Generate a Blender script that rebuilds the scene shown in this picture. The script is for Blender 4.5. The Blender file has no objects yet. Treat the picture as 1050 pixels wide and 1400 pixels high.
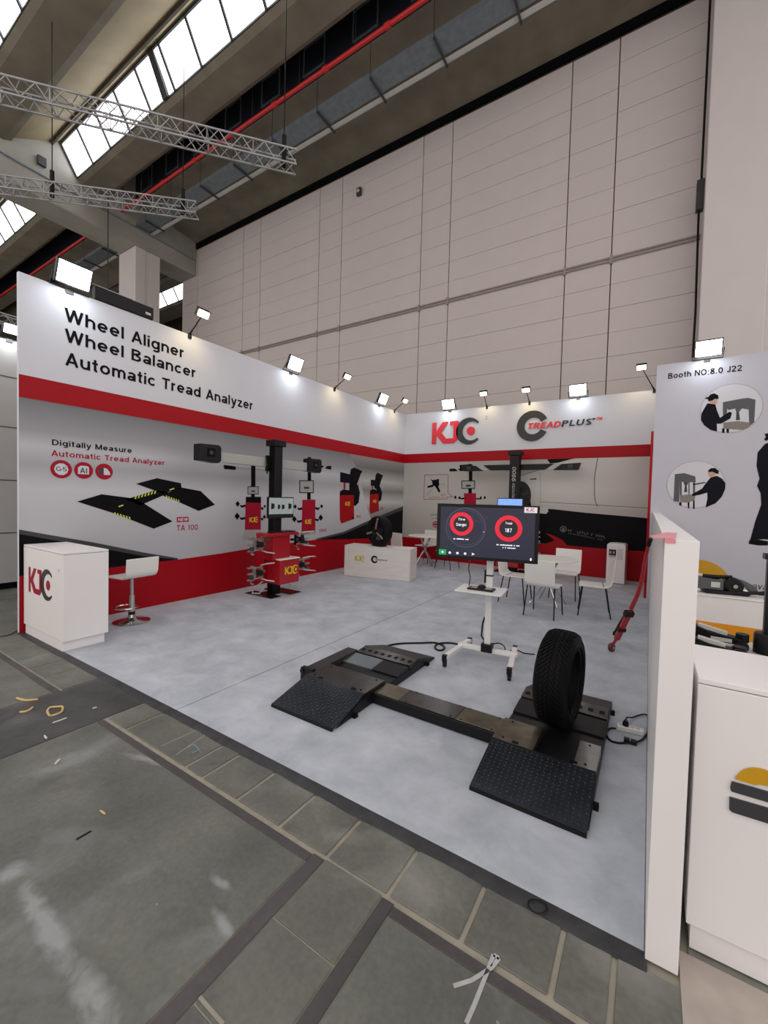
import bpy, bmesh, math, random
from mathutils import Vector, Matrix
from mathutils.geometry import tessellate_polygon
random.seed(7)
SC = bpy.context.scene
COL = SC.collection

# ------------------------------------------------------------------ camera
CAM = Vector((5.91483, -10.24941, 1.61702))
CR = Vector((0.84185855, 0.53907171, 0.02599756))
CU = Vector((-0.03921163, 0.01305077, 0.9991457))
CF = Vector((-0.53827189, 0.84215876, -0.03212478))
FPX = 567.86
cd = bpy.data.cameras.new('camera')
cd.sensor_fit = 'VERTICAL'; cd.sensor_height = 36.0; cd.sensor_width = 27.0
cd.lens = FPX * 36.0 / 1400.0
cd.clip_start = 0.05; cd.clip_end = 200
cam = bpy.data.objects.new('camera', cd); COL.objects.link(cam)
M4 = Matrix.Identity(4)
for i in range(3):
    M4[i][0] = CR[i]; M4[i][1] = CU[i]; M4[i][2] = -CF[i]; M4[i][3] = CAM[i]
cam.matrix_world = M4
SC.camera = cam

# ------------------------------------------------------------------ world, exposure
W = bpy.data.worlds.new('hall_daylight'); SC.world = W; W.use_nodes = True
bgn = W.node_tree.nodes['Background']
bgn.inputs[0].default_value = (1.0, 0.925, 0.885, 1)
bgn.inputs[1].default_value = 1.2
SC.view_settings.view_transform = 'Standard'
SC.view_settings.look = 'None'
SC.view_settings.gamma = 1.0
SC.view_settings.use_curve_mapping = False
SC.view_settings.exposure = 0.0
SKY_GLOW = 4.0        # daylight strength of the roof light panes
FLOOD_W = 3.2        # watts of a booth floodlight
SPOT_W = 9.0         # watts of a booth arm spotlight

# ------------------------------------------------------------------ pixel -> place helpers (1050 x 1400 frame)
def ray(x, y): return CF + CR * ((x - 525) / FPX) - CU * ((y - 700) / FPX)
def on(x, y, ax, c):
    d = ray(x, y); t = (c - CAM[ax]) / d[ax]; return CAM + d * t

# ------------------------------------------------------------------ materials
def lin(c):
    c = c / 255.0
    return c / 12.92 if c <= 0.04045 else ((c + 0.055) / 1.055) ** 2.4
def rgb(r, g, b): return (lin(r), lin(g), lin(b), 1.0)
MATS = {}
ZF0 = -.006
def mat(name, col, rough=0.5, metal=0.0, var=0.0, scale=4.0, bump=0.0, bscale=60.0, emit=0.0, spec=0.5, detail=6.0, aniso=None, coat=0.0):
    if name in MATS: return MATS[name]
    m = bpy.data.materials.new(name); m.use_nodes = True
    nt = m.node_tree; n = nt.nodes; L = nt.links
    b = n['Principled BSDF']
    b.inputs['Base Color'].default_value = col
    b.inputs['Roughness'].default_value = rough
    b.inputs['Metallic'].default_value = metal
    b.inputs['Specular IOR Level'].default_value = spec
    if coat: b.inputs['Coat Weight'].default_value = coat
    tc = n.new('ShaderNodeTexCoord')
    if var > 0:
        no = n.new('ShaderNodeTexNoise'); no.inputs['Scale'].default_value = scale; no.inputs['Detail'].default_value = detail
        mp = n.new('ShaderNodeMapping')
        if aniso: mp.inputs['Scale'].default_value = aniso
        L.new(tc.outputs['Object'], mp.inputs[0]); L.new(mp.outputs[0], no.inputs['Vector'])
        cr = n.new('ShaderNodeValToRGB')
        lo = [max(0, c * (1 - var)) for c in col[:3]] + [1]; hi = [min(1, c * (1 + var)) for c in col[:3]] + [1]
        cr.color_ramp.elements[0].position = 0.3; cr.color_ramp.elements[1].position = 0.7
        cr.color_ramp.elements[0].color = lo; cr.color_ramp.elements[1].color = hi
        L.new(no.outputs['Fac'], cr.inputs[0]); L.new(cr.outputs[0], b.inputs['Base Color'])
    if bump > 0:
        nb = n.new('ShaderNodeTexNoise'); nb.inputs['Scale'].default_value = bscale; nb.inputs['Detail'].default_value = 4
        L.new(tc.outputs['Object'], nb.inputs['Vector'])
        bp = n.new('ShaderNodeBump'); bp.inputs['Strength'].default_value = bump; bp.inputs['Distance'].default_value = 0.01
        L.new(nb.outputs['Fac'], bp.inputs['Height']); L.new(bp.outputs[0], b.inputs['Normal'])
    if emit > 0:
        b.inputs['Emission Color'].default_value = col; b.inputs['Emission Strength'].default_value = emit
    MATS[name] = m
    return m

def floor_mat(name, col, stain, seed, rough=0.55, blobs=()):
    m = bpy.data.materials.new(name); m.use_nodes = True
    nt = m.node_tree; n = nt.nodes; L = nt.links; b = n['Principled BSDF']
    tc = n.new('ShaderNodeTexCoord')
    mp = n.new('ShaderNodeMapping'); mp.inputs['Location'].default_value = (seed * 3.1, seed * 1.7, seed)
    L.new(tc.outputs['Object'], mp.inputs[0])
    def noise(sc, det, dist=0.0):
        t = n.new('ShaderNodeTexNoise'); t.inputs['Scale'].default_value = sc; t.inputs['Detail'].default_value = det; t.inputs['Distortion'].default_value = dist
        L.new(mp.outputs[0], t.inputs['Vector']); return t
    def ramp(src, a, bb, c0, c1):
        r = n.new('ShaderNodeValToRGB'); r.color_ramp.elements[0].position = a; r.color_ramp.elements[1].position = bb
        r.color_ramp.elements[0].color = c0; r.color_ramp.elements[1].color = c1; L.new(src, r.inputs[0]); return r
    def mix(fac, c1, c2):
        x = n.new('ShaderNodeMix'); x.data_type = 'RGBA'
        L.new(fac, x.inputs[0]); L.new(c1, x.inputs[6])
        if hasattr(c2, 'name') and hasattr(c2, 'is_linked'): L.new(c2, x.inputs[7])
        else: x.inputs[7].default_value = c2
        return x.outputs[2]
    base = ramp(noise(2.2, 8, .4).outputs['Fac'], .3, .72, [c * .72 for c in col[:3]] + [1], [c * 1.22 for c in col[:3]] + [1]).outputs[0]
    fine = ramp(noise(45, 5).outputs['Fac'], .35, .7, (.84, .84, .84, 1), (1.1, 1.1, 1.1, 1))
    mu = n.new('ShaderNodeMix'); mu.data_type = 'RGBA'; mu.blend_type = 'MULTIPLY'; mu.inputs[0].default_value = .8
    L.new(base, mu.inputs[6]); L.new(fine.outputs[0], mu.inputs[7]); c = mu.outputs[2]
    dk = ramp(noise(3.1, 6, 1.2).outputs['Fac'], .60, .74, (0, 0, 0, 1), (.55, .55, .55, 1))
    c = mix(dk.outputs[0], c, [x * .5 for x in col[:3]] + [1])
    st = ramp(noise(1.6, 9, .8).outputs['Fac'], .60, .78, (0, 0, 0, 1), (.55, .55, .55, 1))
    c = mix(st.outputs[0], c, stain)
    sp = ramp(noise(26, 2).outputs['Fac'], .755, .79, (0, 0, 0, 1), (.6, .6, .6, 1))
    c = mix(sp.outputs[0], c, stain)
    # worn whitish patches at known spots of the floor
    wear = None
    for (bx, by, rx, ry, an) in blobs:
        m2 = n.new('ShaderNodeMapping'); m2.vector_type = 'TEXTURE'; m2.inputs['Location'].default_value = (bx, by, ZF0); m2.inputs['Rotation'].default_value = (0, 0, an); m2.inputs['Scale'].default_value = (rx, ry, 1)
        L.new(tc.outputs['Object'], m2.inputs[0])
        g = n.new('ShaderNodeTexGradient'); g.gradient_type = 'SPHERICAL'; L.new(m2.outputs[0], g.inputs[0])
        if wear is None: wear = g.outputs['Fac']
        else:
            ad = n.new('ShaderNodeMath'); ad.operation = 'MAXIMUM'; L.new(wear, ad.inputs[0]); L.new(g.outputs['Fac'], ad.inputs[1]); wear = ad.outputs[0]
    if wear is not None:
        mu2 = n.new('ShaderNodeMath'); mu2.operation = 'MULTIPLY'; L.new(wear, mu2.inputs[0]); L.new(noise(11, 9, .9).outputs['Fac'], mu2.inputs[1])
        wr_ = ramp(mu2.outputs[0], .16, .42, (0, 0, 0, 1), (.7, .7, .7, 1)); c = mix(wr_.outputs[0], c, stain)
    L.new(c, b.inputs['Base Color'])
    rr = ramp(noise(5, 6).outputs['Fac'], .3, .7, (rough - .12,) * 3 + (1,), (rough + .12,) * 3 + (1,)); L.new(rr.outputs[0], b.inputs['Roughness'])
    bp = n.new('ShaderNodeBump'); bp.inputs['Strength'].default_value = .12; bp.inputs['Distance'].default_value = .01
    L.new(noise(90, 4).outputs['Fac'], bp.inputs['Height']); L.new(bp.outputs[0], b.inputs['Normal'])
    MATS[name] = m
    return m

def carpet_mat():
    m = bpy.data.materials.new('carpet_grey'); m.use_nodes = True
    nt = m.node_tree; n = nt.nodes; L = nt.links; b = n['Principled BSDF']
    tc = n.new('ShaderNodeTexCoord')
    mp = n.new('ShaderNodeMapping'); mp.inputs['Scale'].default_value = (1.0, 1.0, 1.0); L.new(tc.outputs['Object'], mp.inputs[0])
    a = n.new('ShaderNodeTexNoise'); a.inputs['Scale'].default_value = 2.6; a.inputs['Detail'].default_value = 10; a.inputs['Roughness'].default_value = .68; a.inputs['Distortion'].default_value = .25
    L.new(mp.outputs[0], a.inputs['Vector'])
    r = n.new('ShaderNodeValToRGB'); r.color_ramp.elements[0].position = .3; r.color_ramp.elements[1].position = .72
    r.color_ramp.elements[0].color = rgb(157, 164, 174); r.color_ramp.elements[1].color = rgb(200, 206, 217)
    L.new(a.outputs['Fac'], r.inputs[0])
    s = n.new('ShaderNodeTexNoise'); s.inputs['Scale'].default_value = 55; s.inputs['Detail'].default_value = 2
    L.new(mp.outputs[0], s.inputs['Vector'])
    r2 = n.new('ShaderNodeValToRGB'); r2.color_ramp.elements[0].position = .78; r2.color_ramp.elements[1].position = .81
    r2.color_ramp.elements[0].color = (0, 0, 0, 1); r2.color_ramp.elements[1].color = (.5, .5, .5, 1); L.new(s.outputs['Fac'], r2.inputs[0])
    x = n.new('ShaderNodeMix'); x.data_type = 'RGBA'; L.new(r2.outputs[0], x.inputs[0]); L.new(r.outputs[0], x.inputs[6]); x.inputs[7].default_value = rgb(225, 225, 228)
    L.new(x.outputs[2], b.inputs['Base Color'])
    b.inputs['Roughness'].default_value = .62
    f = n.new('ShaderNodeTexNoise'); f.inputs['Scale'].default_value = 9; f.inputs['Detail'].default_value = 10
    L.new(mp.outputs[0], f.inputs['Vector'])
    bp = n.new('ShaderNodeBump'); bp.inputs['Strength'].default_value = .25; bp.inputs['Distance'].default_value = .012
    L.new(f.outputs['Fac'], bp.inputs['Height']); L.new(bp.outputs[0], b.inputs['Normal'])
    MATS['carpet_grey'] = m
    return m

def band_mat(name, axis, z0, z1, stops, rough=.45, vary=None):
    """flat print whose colour runs along one axis: stops = [(fraction, colour), ...]"""
    m = bpy.data.materials.new(name); m.use_nodes = True
    nt = m.node_tree; n = nt.nodes; L = nt.links; b = n['Principled BSDF']
    tc = n.new('ShaderNodeTexCoord'); sx = n.new('ShaderNodeSeparateXYZ'); L.new(tc.outputs['Object'], sx.inputs[0])
    mr = n.new('ShaderNodeMapRange'); mr.inputs[1].default_value = z0; mr.inputs[2].default_value = z1
    L.new(sx.outputs[axis], mr.inputs[0])
    cr = n.new('ShaderNodeValToRGB'); els = cr.color_ramp.elements
    while len(els) < len(stops): els.new(.5)
    for e, (p, c) in zip(els, stops): e.position = p; e.color = c
    L.new(mr.outputs[0], cr.inputs[0]); L.new(cr.outputs[0], b.inputs['Base Color'])
    b.inputs['Roughness'].default_value = rough
    MATS[name] = m
    return m

WHITE = mat('wall_white', rgb(206, 208, 216), .5, var=.015, scale=2, spec=0.25)
PANELW = mat('laminate_white', rgb(236, 234, 234), .32, var=.012, scale=3)
RED = mat('print_red', rgb(158, 6, 22), .42, var=.03, scale=3, spec=0.18)
REDP = mat('paint_red', rgb(160, 8, 26), .3, var=.06, scale=9, coat=.2)
DRED = mat('print_dark_red', rgb(160, 16, 44), .45, var=.03, spec=0.18)
BLACK = mat('print_black', rgb(14, 14, 17), .42, var=.05, spec=0.08)
NAVY = mat('print_navy', rgb(18, 20, 30), .45, var=.1, spec=0.08)
BLK = mat('powder_black', rgb(19, 19, 22), .42, var=.15, scale=20, bump=.05, spec=0.25)
RUB = mat('rubber_black', rgb(12, 12, 13), .62, var=.2, scale=18, bump=.15, bscale=80, spec=0.15)
CABLE = mat('cable_black', rgb(16, 16, 17), .5, var=.1, spec=0.25)
STEEL = mat('brushed_steel', rgb(150, 150, 148), .3, .9, var=.15, scale=14, aniso=(1, 8, 1))
CHROME = mat('chrome', rgb(205, 203, 200), .14, 1.0, var=.04)
DSTEEL = mat('dark_steel', rgb(74, 72, 68), .26, .85, var=.3, scale=9)
GOLDST = mat('worn_steel', rgb(112, 106, 90), .34, .8, var=.3, scale=10)
GREYP = mat('print_grey', rgb(168, 168, 165), .45, var=.05, spec=0.2)
LGREY = mat('plastic_light_grey', rgb(192, 192, 188), .4, var=.03)
DGREY = mat('plastic_dark_grey', rgb(60, 61, 64), .45, var=.08, spec=0.3)
YEL = mat('print_yellow', rgb(226, 190, 40), .45, var=.05, spec=0.2)
OCHRE = mat('print_ochre', rgb(200, 150, 14), .45, var=.05)
WPLAS = mat('white_plastic', rgb(230, 229, 224), .34, var=.015)
WMET = mat('white_metal', rgb(232, 231, 230), .34, var=.02)
SKIN = mat('print_skin', rgb(196, 150, 134), .5, var=.05)
CONC = mat('hall_concrete', rgb(120, 114, 100), .8, var=.18, scale=1.4, bump=.1, bscale=30)
CONCD = mat('hall_concrete_dark', rgb(84, 79, 70), .8, var=.2, scale=1.6, bump=.1, bscale=30)
CONCY = mat('roof_board', rgb(142, 128, 98), .75, var=.14, scale=1.2)
CONCL = mat('girder_concrete', rgb(150, 148, 140), .75, var=.14, scale=1.0, bump=.08, bscale=30)
DUCT = mat('duct_blue', rgb(40, 46, 60), .55, var=.15, scale=2)
HALLW = mat('hall_wall_panel', rgb(200, 192, 190), .6, var=.025, scale=1.4, spec=0.25)
COLW = mat('column_white', rgb(202, 196, 195), .55, var=.02, scale=2)
JOINT = mat('joint_dark', rgb(84, 78, 76), .8, var=.1)
TRAY = mat('tray_galvanised', rgb(120, 130, 138), .5, .4, var=.15, scale=6)
ALU = mat('truss_aluminium', rgb(158, 158, 160), .4, .55, var=.08)
PIPE = mat('pipe_red', rgb(190, 40, 40), .4, var=.06)
GLOW = mat('skylight_pane', rgb(246, 250, 255), .3, emit=SKY_GLOW, var=0)
FLOODL = mat('flood_lens', (0.93, 0.97, 1.0, 1), .3, emit=12.0)
SPOTL = mat('spot_lens', (1.0, 0.86, 0.5, 1), .3, emit=9.0)

# ------------------------------------------------------------------ mesh builder
class MB:
    def __init__(s): s.v = []; s.f = []
    def add(s, vs, fs):
        o = len(s.v); s.v += [tuple(v) for v in vs]; s.f += [tuple(i + o for i in f) for f in fs]; return s
    def box(s, x0, x1, y0, y1, z0, z1, M=None):
        vs = [Vector(p) for p in ((x0, y0, z0), (x1, y0, z0), (x1, y1, z0), (x0, y1, z0), (x0, y0, z1), (x1, y0, z1), (x1, y1, z1), (x0, y1, z1))]
        if M is not None: vs = [M @ v for v in vs]
        return s.add(vs, [(0, 3, 2, 1), (4, 5, 6, 7), (0, 1, 5, 4), (1, 2, 6, 5), (2, 3, 7, 6), (3, 0, 4, 7)])
    def bar(s, p0, p1, w, h, up=(0, 0, 1)):
        p0 = Vector(p0); p1 = Vector(p1); d = (p1 - p0).normalized(); up = Vector(up)
        if abs(d.dot(up)) > .98: up = Vector((1, 0, 0))
        r = d.cross(up).normalized(); u = r.cross(d)
        vs = [p + r * a * w / 2 + u * b * h / 2 for p in (p0, p1) for a, b in ((-1, -1), (1, -1), (1, 1), (-1, 1))]
        return s.add(vs, [(0, 1, 2, 3), (7, 6, 5, 4), (0, 4, 5, 1), (1, 5, 6, 2), (2, 6, 7, 3), (3, 7, 4, 0)])
    def tube(s, pts, r, n=8, closed=False):
        pts = [Vector(p) for p in pts]; k = len(pts)
        rr = r if isinstance(r, (list, tuple)) else [r] * k
        o = len(s.v); prev = None
        for i, p in enumerate(pts):
            a = pts[(i - 1) % k] if (closed or i > 0) else p; b = pts[(i + 1) % k] if (closed or i < k - 1) else p
            d = (b - a).normalized()
            if prev is None:
                ref = Vector((0, 0, 1)) if abs(d.z) < .9 else Vector((1, 0, 0)); u = d.cross(ref).normalized()
            else: u = (prev - d * prev.dot(d)).normalized()
            prev = u; w = d.cross(u)
            for j in range(n):
                t = 2 * math.pi * j / n; s.v.append(tuple(p + (u * math.cos(t) + w * math.sin(t)) * rr[i]))
        for i in range(k if closed else k - 1):
            for j in range(n):
                a = o + i * n + j; b = o + i * n + (j + 1) % n; c = o + ((i + 1) % k) * n
                s.f.append((a, c + j, c + (j + 1) % n, b))
        if not closed:
            s.f.append(tuple(o + j for j in range(n))); s.f.append(tuple(o + (k - 1) * n + j for j in reversed(range(n))))
        return s
    def cyl(s, p0, p1, r, n=16, r2=None):
        return s.tube([p0, p1], [r, r if r2 is None else r2], n)
    def lathe(s, prof, M, n=32, closed=False):
        o = len(s.v); k = len(prof)
        for i in range(n):
            t = 2 * math.pi * i / n; c, sn = math.cos(t), math.sin(t)
            for r, z in prof: s.v.append(tuple(M @ Vector((r * c, r * sn, z))))
        for i in range(n):
            for j in range(k if closed else k - 1):
                a = o + i * k + j; b = o + i * k + (j + 1) % k; c2 = o + ((i + 1) % n) * k + (j + 1) % k; d = o + ((i + 1) % n) * k + j
                s.f.append((a, d, c2, b))
        return s
    def prism(s, pts, h0, h1, M):
        k = len(pts); vs = [M @ Vector((x, y, h0)) for x, y in pts] + [M @ Vector((x, y, h1)) for x, y in pts]
        tr = tessellate_polygon([[Vector((x, y, 0)) for x, y in pts]])
        fs = []
        for t in tr:
            a, b, c = [Vector((*pts[i], 0)) for i in t]
            if (b - a).cross(c - a).z < 0: t = (t[0], t[2], t[1])
            fs.append(tuple(i + k for i in t)); fs.append(tuple(reversed(t)))
        ar = sum(pts[i][0] * pts[(i + 1) % k][1] - pts[(i + 1) % k][0] * pts[i][1] for i in range(k))
        for i in range(k):
            j = (i + 1) % k
            fs.append((i, j, j + k, i + k) if ar > 0 else (j, i, i + k, j + k))
        return s.add(vs, fs)
    def flat(s, pts, h, M):
        tr = tessellate_polygon([[Vector((x, y, 0)) for x, y in pts]]); fs = []
        for t in tr:
            a, b, c = [Vector((*pts[i], 0)) for i in t]
            if (b - a).cross(c - a).z < 0: t = (t[0], t[2], t[1])
            fs.append(tuple(t))
        return s.add([M @ Vector((x, y, h)) for x, y in pts], fs)
    def mesh(s, name, m=None, smooth=False):
        me = bpy.data.meshes.new(name); me.from_pydata(s.v, [], s.f); me.update()
        if smooth:
            for p in me.polygons: p.use_smooth = True
            try: me.set_sharp_from_angle(angle=math.radians(38))
            except Exception: pass
        if m: me.materials.append(m)
        return me
    def build(s, name, m, parent=None, smooth=False, bevel=0.0, seg=2):
        o = bpy.data.objects.new(name, s.mesh(name, m, smooth)); COL.objects.link(o)
        if parent is not None: o.parent = parent
        if bevel:
            b = o.modifiers.new('bevel', 'BEVEL'); b.width = bevel; b.segments = seg; b.limit_method = 'ANGLE'; b.angle_limit = math.radians(40)
        return o

def tag(o, label=None, cat=None, group=None, kind=None):
    if label: o['label'] = label
    if cat: o['category'] = cat
    if group: o['group'] = group
    if kind: o['kind'] = kind
    return o
def thing(name, label, cat, loc=(0, 0, 0), rz=0.0, group=None):
    o = bpy.data.objects.new(name, None); COL.objects.link(o); o.empty_display_size = .1
    o.location = loc; o.rotation_euler = (0, 0, rz)
    return tag(o, label, cat, group)
def struct(name, mb, m, bevel=0.0):
    return tag(mb.build(name, m, None, bevel=bevel), kind='structure')
def dup(root, loc, rz, label, group=None):
    r = root.copy(); COL.objects.link(r); r.location = loc; r.rotation_euler = (0, 0, rz)
    r['label'] = label
    if group: r['group'] = group
    def rec(a, b):
        for ch in list(a.children):
            c = ch.copy(); COL.objects.link(c); c.parent = b; rec(ch, c)
    rec(root, r)
    return r
def share(name, me, parent, loc, rot=(0, 0, 0), scale=(1, 1, 1)):
    o = bpy.data.objects.new(name, me); COL.objects.link(o); o.parent = parent; o.location = loc; o.rotation_euler = rot; o.scale = scale
    return o

# ------------------------------------------------------------------ prints on flat faces
def frame(o, u, v):
    u = Vector(u); v = Vector(v); w = u.cross(v); M = Matrix.Identity(4)
    for i in range(3): M[i][0] = u[i]; M[i][1] = v[i]; M[i][2] = w[i]; M[i][3] = o[i]
    return M
class Face:
    """a flat face in the scene; px() gives its (u, v) coordinates for a photo pixel"""
    def __init__(s, M, ax, c): s.M = M; s.I = M.inverted(); s.ax = ax; s.c = c
    def px(s, x, y): p = s.I @ on(x, y, s.ax, s.c); return (p.x, p.y)
    def pts(s, P, k=1.0, ox=0.0, oy=0.0): return [s.px(x / k + ox, y / k + oy) for x, y in P]
def poly(face, P, layer, name, m, parent, k=1.0, ox=0, oy=0):
    return MB().flat(face.pts(P, k, ox, oy), .0012 * layer, face.M).build(name, m, parent)
def ngon(cx, cy, rx, ry=None, n=32, a0=0.0):
    ry = rx if ry is None else ry
    return [(cx + rx * math.cos(a0 + 2 * math.pi * i / n), cy + ry * math.sin(a0 + 2 * math.pi * i / n)) for i in range(n)]
def ringfaces(mb, cx, cy, ro, ri, h, M, n=36, dx=0.0, a0=0.0, a1=2 * math.pi):
    full = abs(a1 - a0 - 2 * math.pi) < 1e-6; k = n if full else n + 1; vs = []
    for i in range(k):
        t = a0 + (a1 - a0) * i / n
        vs.append(M @ Vector((cx + ri * math.cos(t) + dx, cy + ri * math.sin(t), h)))
        vs.append(M @ Vector((cx + ro * math.cos(t), cy + ro * math.sin(t), h)))
    fs = []
    for i in range(n):
        j = (i + 1) % k; fs.append((2 * i, 2 * i + 1, 2 * j + 1, 2 * j))
    return mb.add(vs, fs)

# lettering is drawn as strokes along centre lines: cap height 1, x height .74
def E_(cx, cy, rx, ry, a0, a1, n=12):
    return [(cx + rx * math.cos(math.radians(a0 + (a1 - a0) * i / n)), cy + ry * math.sin(math.radians(a0 + (a1 - a0) * i / n))) for i in range(n + 1)]
def glyph(c, h):
    """(advance, strokes) of one character for half stroke width h"""
    X = .74; s = .2
    bowl = lambda w: E_(w / 2, X / 2, w / 2 - h, X / 2 - h, 0, 360, 20)
    def arch(x0, x1): return E_((x0 + x1) / 2, X - .30, (x1 - x0) / 2, .30 - h, 180, 0, 10) + [(x1, 0)]
    G = {
     ' ': (.30, []), '.': (.26, [[(.13, 0), (.13, 2 * h)]]), ':': (.28, [[(.14, 0), (.14, 2 * h)], [(.14, .52), (.14, .52 + 2 * h)]]),
     'A': (.74, [[(h * .6, 0), (.37, 1 - h * .2), (.74 - h * .6, 0)], [(.16, .30), (.58, .30)]]),
     'B': (.72, [[(h, 0), (h, 1)], [(h, 1 - h), (.36, 1 - h)] + E_(.38, .76, .24 - h * .4, .24 - h, 90, -90, 8) + [(h, .52)], [(.36, .52)] + E_(.40, .27 - h * .1, .30 - h, .27 - h * .9, 90, -90, 8) + [(h, h)]]),
     'D': (.78, [[(h, 0), (h, 1)], [(h, 1 - h), (.30, 1 - h)] + E_(.32, .5, .46 - h, .5 - h, 90, -90, 14) + [(h, h)]]),
     'E': (.64, [[(h, 0), (h, 1)], [(h, 1 - h), (.62, 1 - h)], [(h, .52), (.56, .52)], [(h, h), (.64, h)]]),
     'J': (.52, [[(.52 - h, 1), (.52 - h, .28)] + E_(.26, .26, .26 - h, .26 - h, 0, -170, 8)]),
     'L': (.58, [[(h, 0), (h, 1)], [(h, h), (.58, h)]]),
     'M': (.90, [[(h, 0), (h, 1)], [(h, 1 - h * .3), (.45, h), (.90 - h, 1 - h * .3)], [(.90 - h, 1), (.90 - h, 0)]]),
     'N': (.78, [[(h, 0), (h, 1)], [(h, 1 - h * .4), (.78 - h, h * .4)], [(.78 - h, 0), (.78 - h, 1)]]),
     'O': (.86, [E_(.43, .5, .43 - h, .5 - h, 0, 360, 26)]),
     'P': (.68, [[(h, 0), (h, 1)], [(h, 1 - h), (.36, 1 - h)] + E_(.38, .72, .28 - h, .28 - h, 90, -90, 8) + [(h, .44 + h)]]),
     'R': (.72, [[(h, 0), (h, 1)], [(h, 1 - h), (.38, 1 - h)] + E_(.40, .74, .28 - h, .26 - h, 90, -90, 8) + [(h, .48 + h)], [(.38, .48), (.70 - h * .5, 0)]]),
     'S': (.66, [E_(.33, .74, .29 - h, .26 - h, 35, 270, 12) + E_(.33, .26, .31 - h, .26 - h, 90, -145, 12)]),
     'T': (.66, [[(.33, 0), (.33, 1)], [(0, 1 - h), (.66, 1 - h)]]),
     'U': (.76, [[(h, 1), (h, .36)] + E_(.38, .36, .38 - h, .36 - h, 180, 360, 12) + [(.76 - h, 1)]]),
     'W': (1.06, [[(h * .7, 1), (.29, h * .2), (.53, 1 - h * .4), (.77, h * .2), (1.06 - h * .7, 1)]]),
     'X': (.72, [[(h * .8, 0), (.72 - h * .8, 1)], [(h * .8, 1), (.72 - h * .8, 0)]]),
     'a': (.62, [E_(.31, .50, .24 - h * .2, .24 - h, 155, 0, 8) + [(.55 - h * .2, 0)], E_(.27, .215, .27 - h, .215 - h, 0, 360, 16), [(.4, .40), (.55 - h * .2, .42)]]),
     'b': (.66, [[(h, 0), (h, 1)], E_(.34, X / 2, .32 - h, X / 2 - h, 0, 360, 20)]),
     'c': (.60, [E_(.33, X / 2, .33 - h, X / 2 - h, 42, 318, 18)]),
     'd': (.66, [[(.66 - h, 0), (.66 - h, 1)], E_(.32, X / 2, .32 - h, X / 2 - h, 0, 360, 20)]),
     'e': (.66, [E_(.33, X / 2, .33 - h, X / 2 - h, 0, 318, 20), [(h, X / 2 - .01), (.66 - h * .6, X / 2 - .01)]]),
     'g': (.66, [[(.66 - h, X), (.66 - h, -.08)] + E_(.36, -.06, .30 - h, .22 - h, 0, -150, 8), E_(.32, X / 2, .32 - h, X / 2 - h, 0, 360, 20)]),
     'h': (.62, [[(h, 0), (h, 1)], arch(h, .62 - h)]), 'i': (2 * h, [[(h, 0), (h, X)], [(h, 1 - 2 * h * .9), (h, 1)]]),
     'l': (2 * h, [[(h, 0), (h, 1)]]),
     'm': (.96, [[(h, 0), (h, X)], arch(h, .48), arch(.48, .96 - h)]), 'n': (.62, [[(h, 0), (h, X)], arch(h, .62 - h)]),
     'o': (.68, [bowl(.68)]), 'r': (.38, [[(h, 0), (h, X)], E_(.36, X - .30, .36 - h, .30 - h, 180, 95, 7)]),
     's': (.56, [E_(.28, .55, .25 - h, .19 - h, 30, 270, 10) + E_(.28, .19, .27 - h, .19 - h, 90, -150, 10)]),
     't': (.38, [[(.19, .96), (.19, .16)] + E_(.31, .14, .12, .14 - h, 180, 280, 5), [(0, X - h), (.37, X - h)]]),
     'u': (.62, [[(h, X), (h, .30)] + E_(.31, .30, .31 - h, .30 - h, 180, 360, 10), [(.62 - h, X), (.62 - h, 0)]]),
     'v': (.60, [[(h * .8, X), (.30, h * .2), (.60 - h * .8, X)]]),
     'y': (.62, [[(h * .8, X), (.31, .06)], [(.62 - h * .8, X), (.30, -.06), (.22, -.24), (.05, -.25)]]),
     'z': (.56, [[(.02, X - h), (.54 - h, X - h), (h + .02, h), (.56, h)]]),
     '0': (.66, [E_(.33, .5, .33 - h, .5 - h, 0, 360, 24)]), '1': (.40, [[(.10, .78), (.26, .95), (.26, 0)]]),
     '2': (.66, [E_(.32, .70, .28 - h * .4, .30 - h, 165, -35, 12) + [(h + .02, h), (.66, h)]]),
     '7': (.62, [[(.02, 1 - h), (.60 - h, 1 - h), (.22, 0)]]),
     '8': (.66, [E_(.33, .755, .28 - h * .6, .245 - h, 0, 360, 18), E_(.33, .265, .33 - h, .265 - h, 0, 360, 18)]),
     '9': (.66, [E_(.33, .66, .33 - h, .34 - h, 0, 360, 20), E_(.30, .5, .36 - h, .5 - h, -5, -120, 10)]),
     '5': (.64, [[(.58, 1 - h), (.14, 1 - h), (.09, .50)] + E_(.32, .32, .32 - h, .32 - h, 140, -150, 14)]),
     'G': (.84, [E_(.42, .5, .42 - h, .5 - h, 45, 345, 22) + [(.84 - h, .45)], [(.46, .46), (.84 - h * .4, .46)]]),
     'I': (2 * h, [[(h, 0), (h, 1)]]), 'K': (.72, [[(h, 0), (h, 1)], [(h, .38), (.68 - h * .5, 1)], [(.28, .56), (.72 - h * .6, 0)]]), 'C': (.80, [E_(.42, .5, .42 - h, .5 - h, 45, 315, 22)]),
     '+': (.6, [[(.05, .5), (.55, .5)], [(.3, .22), (.3, .78)]]),
    }
    return G[c]
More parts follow.
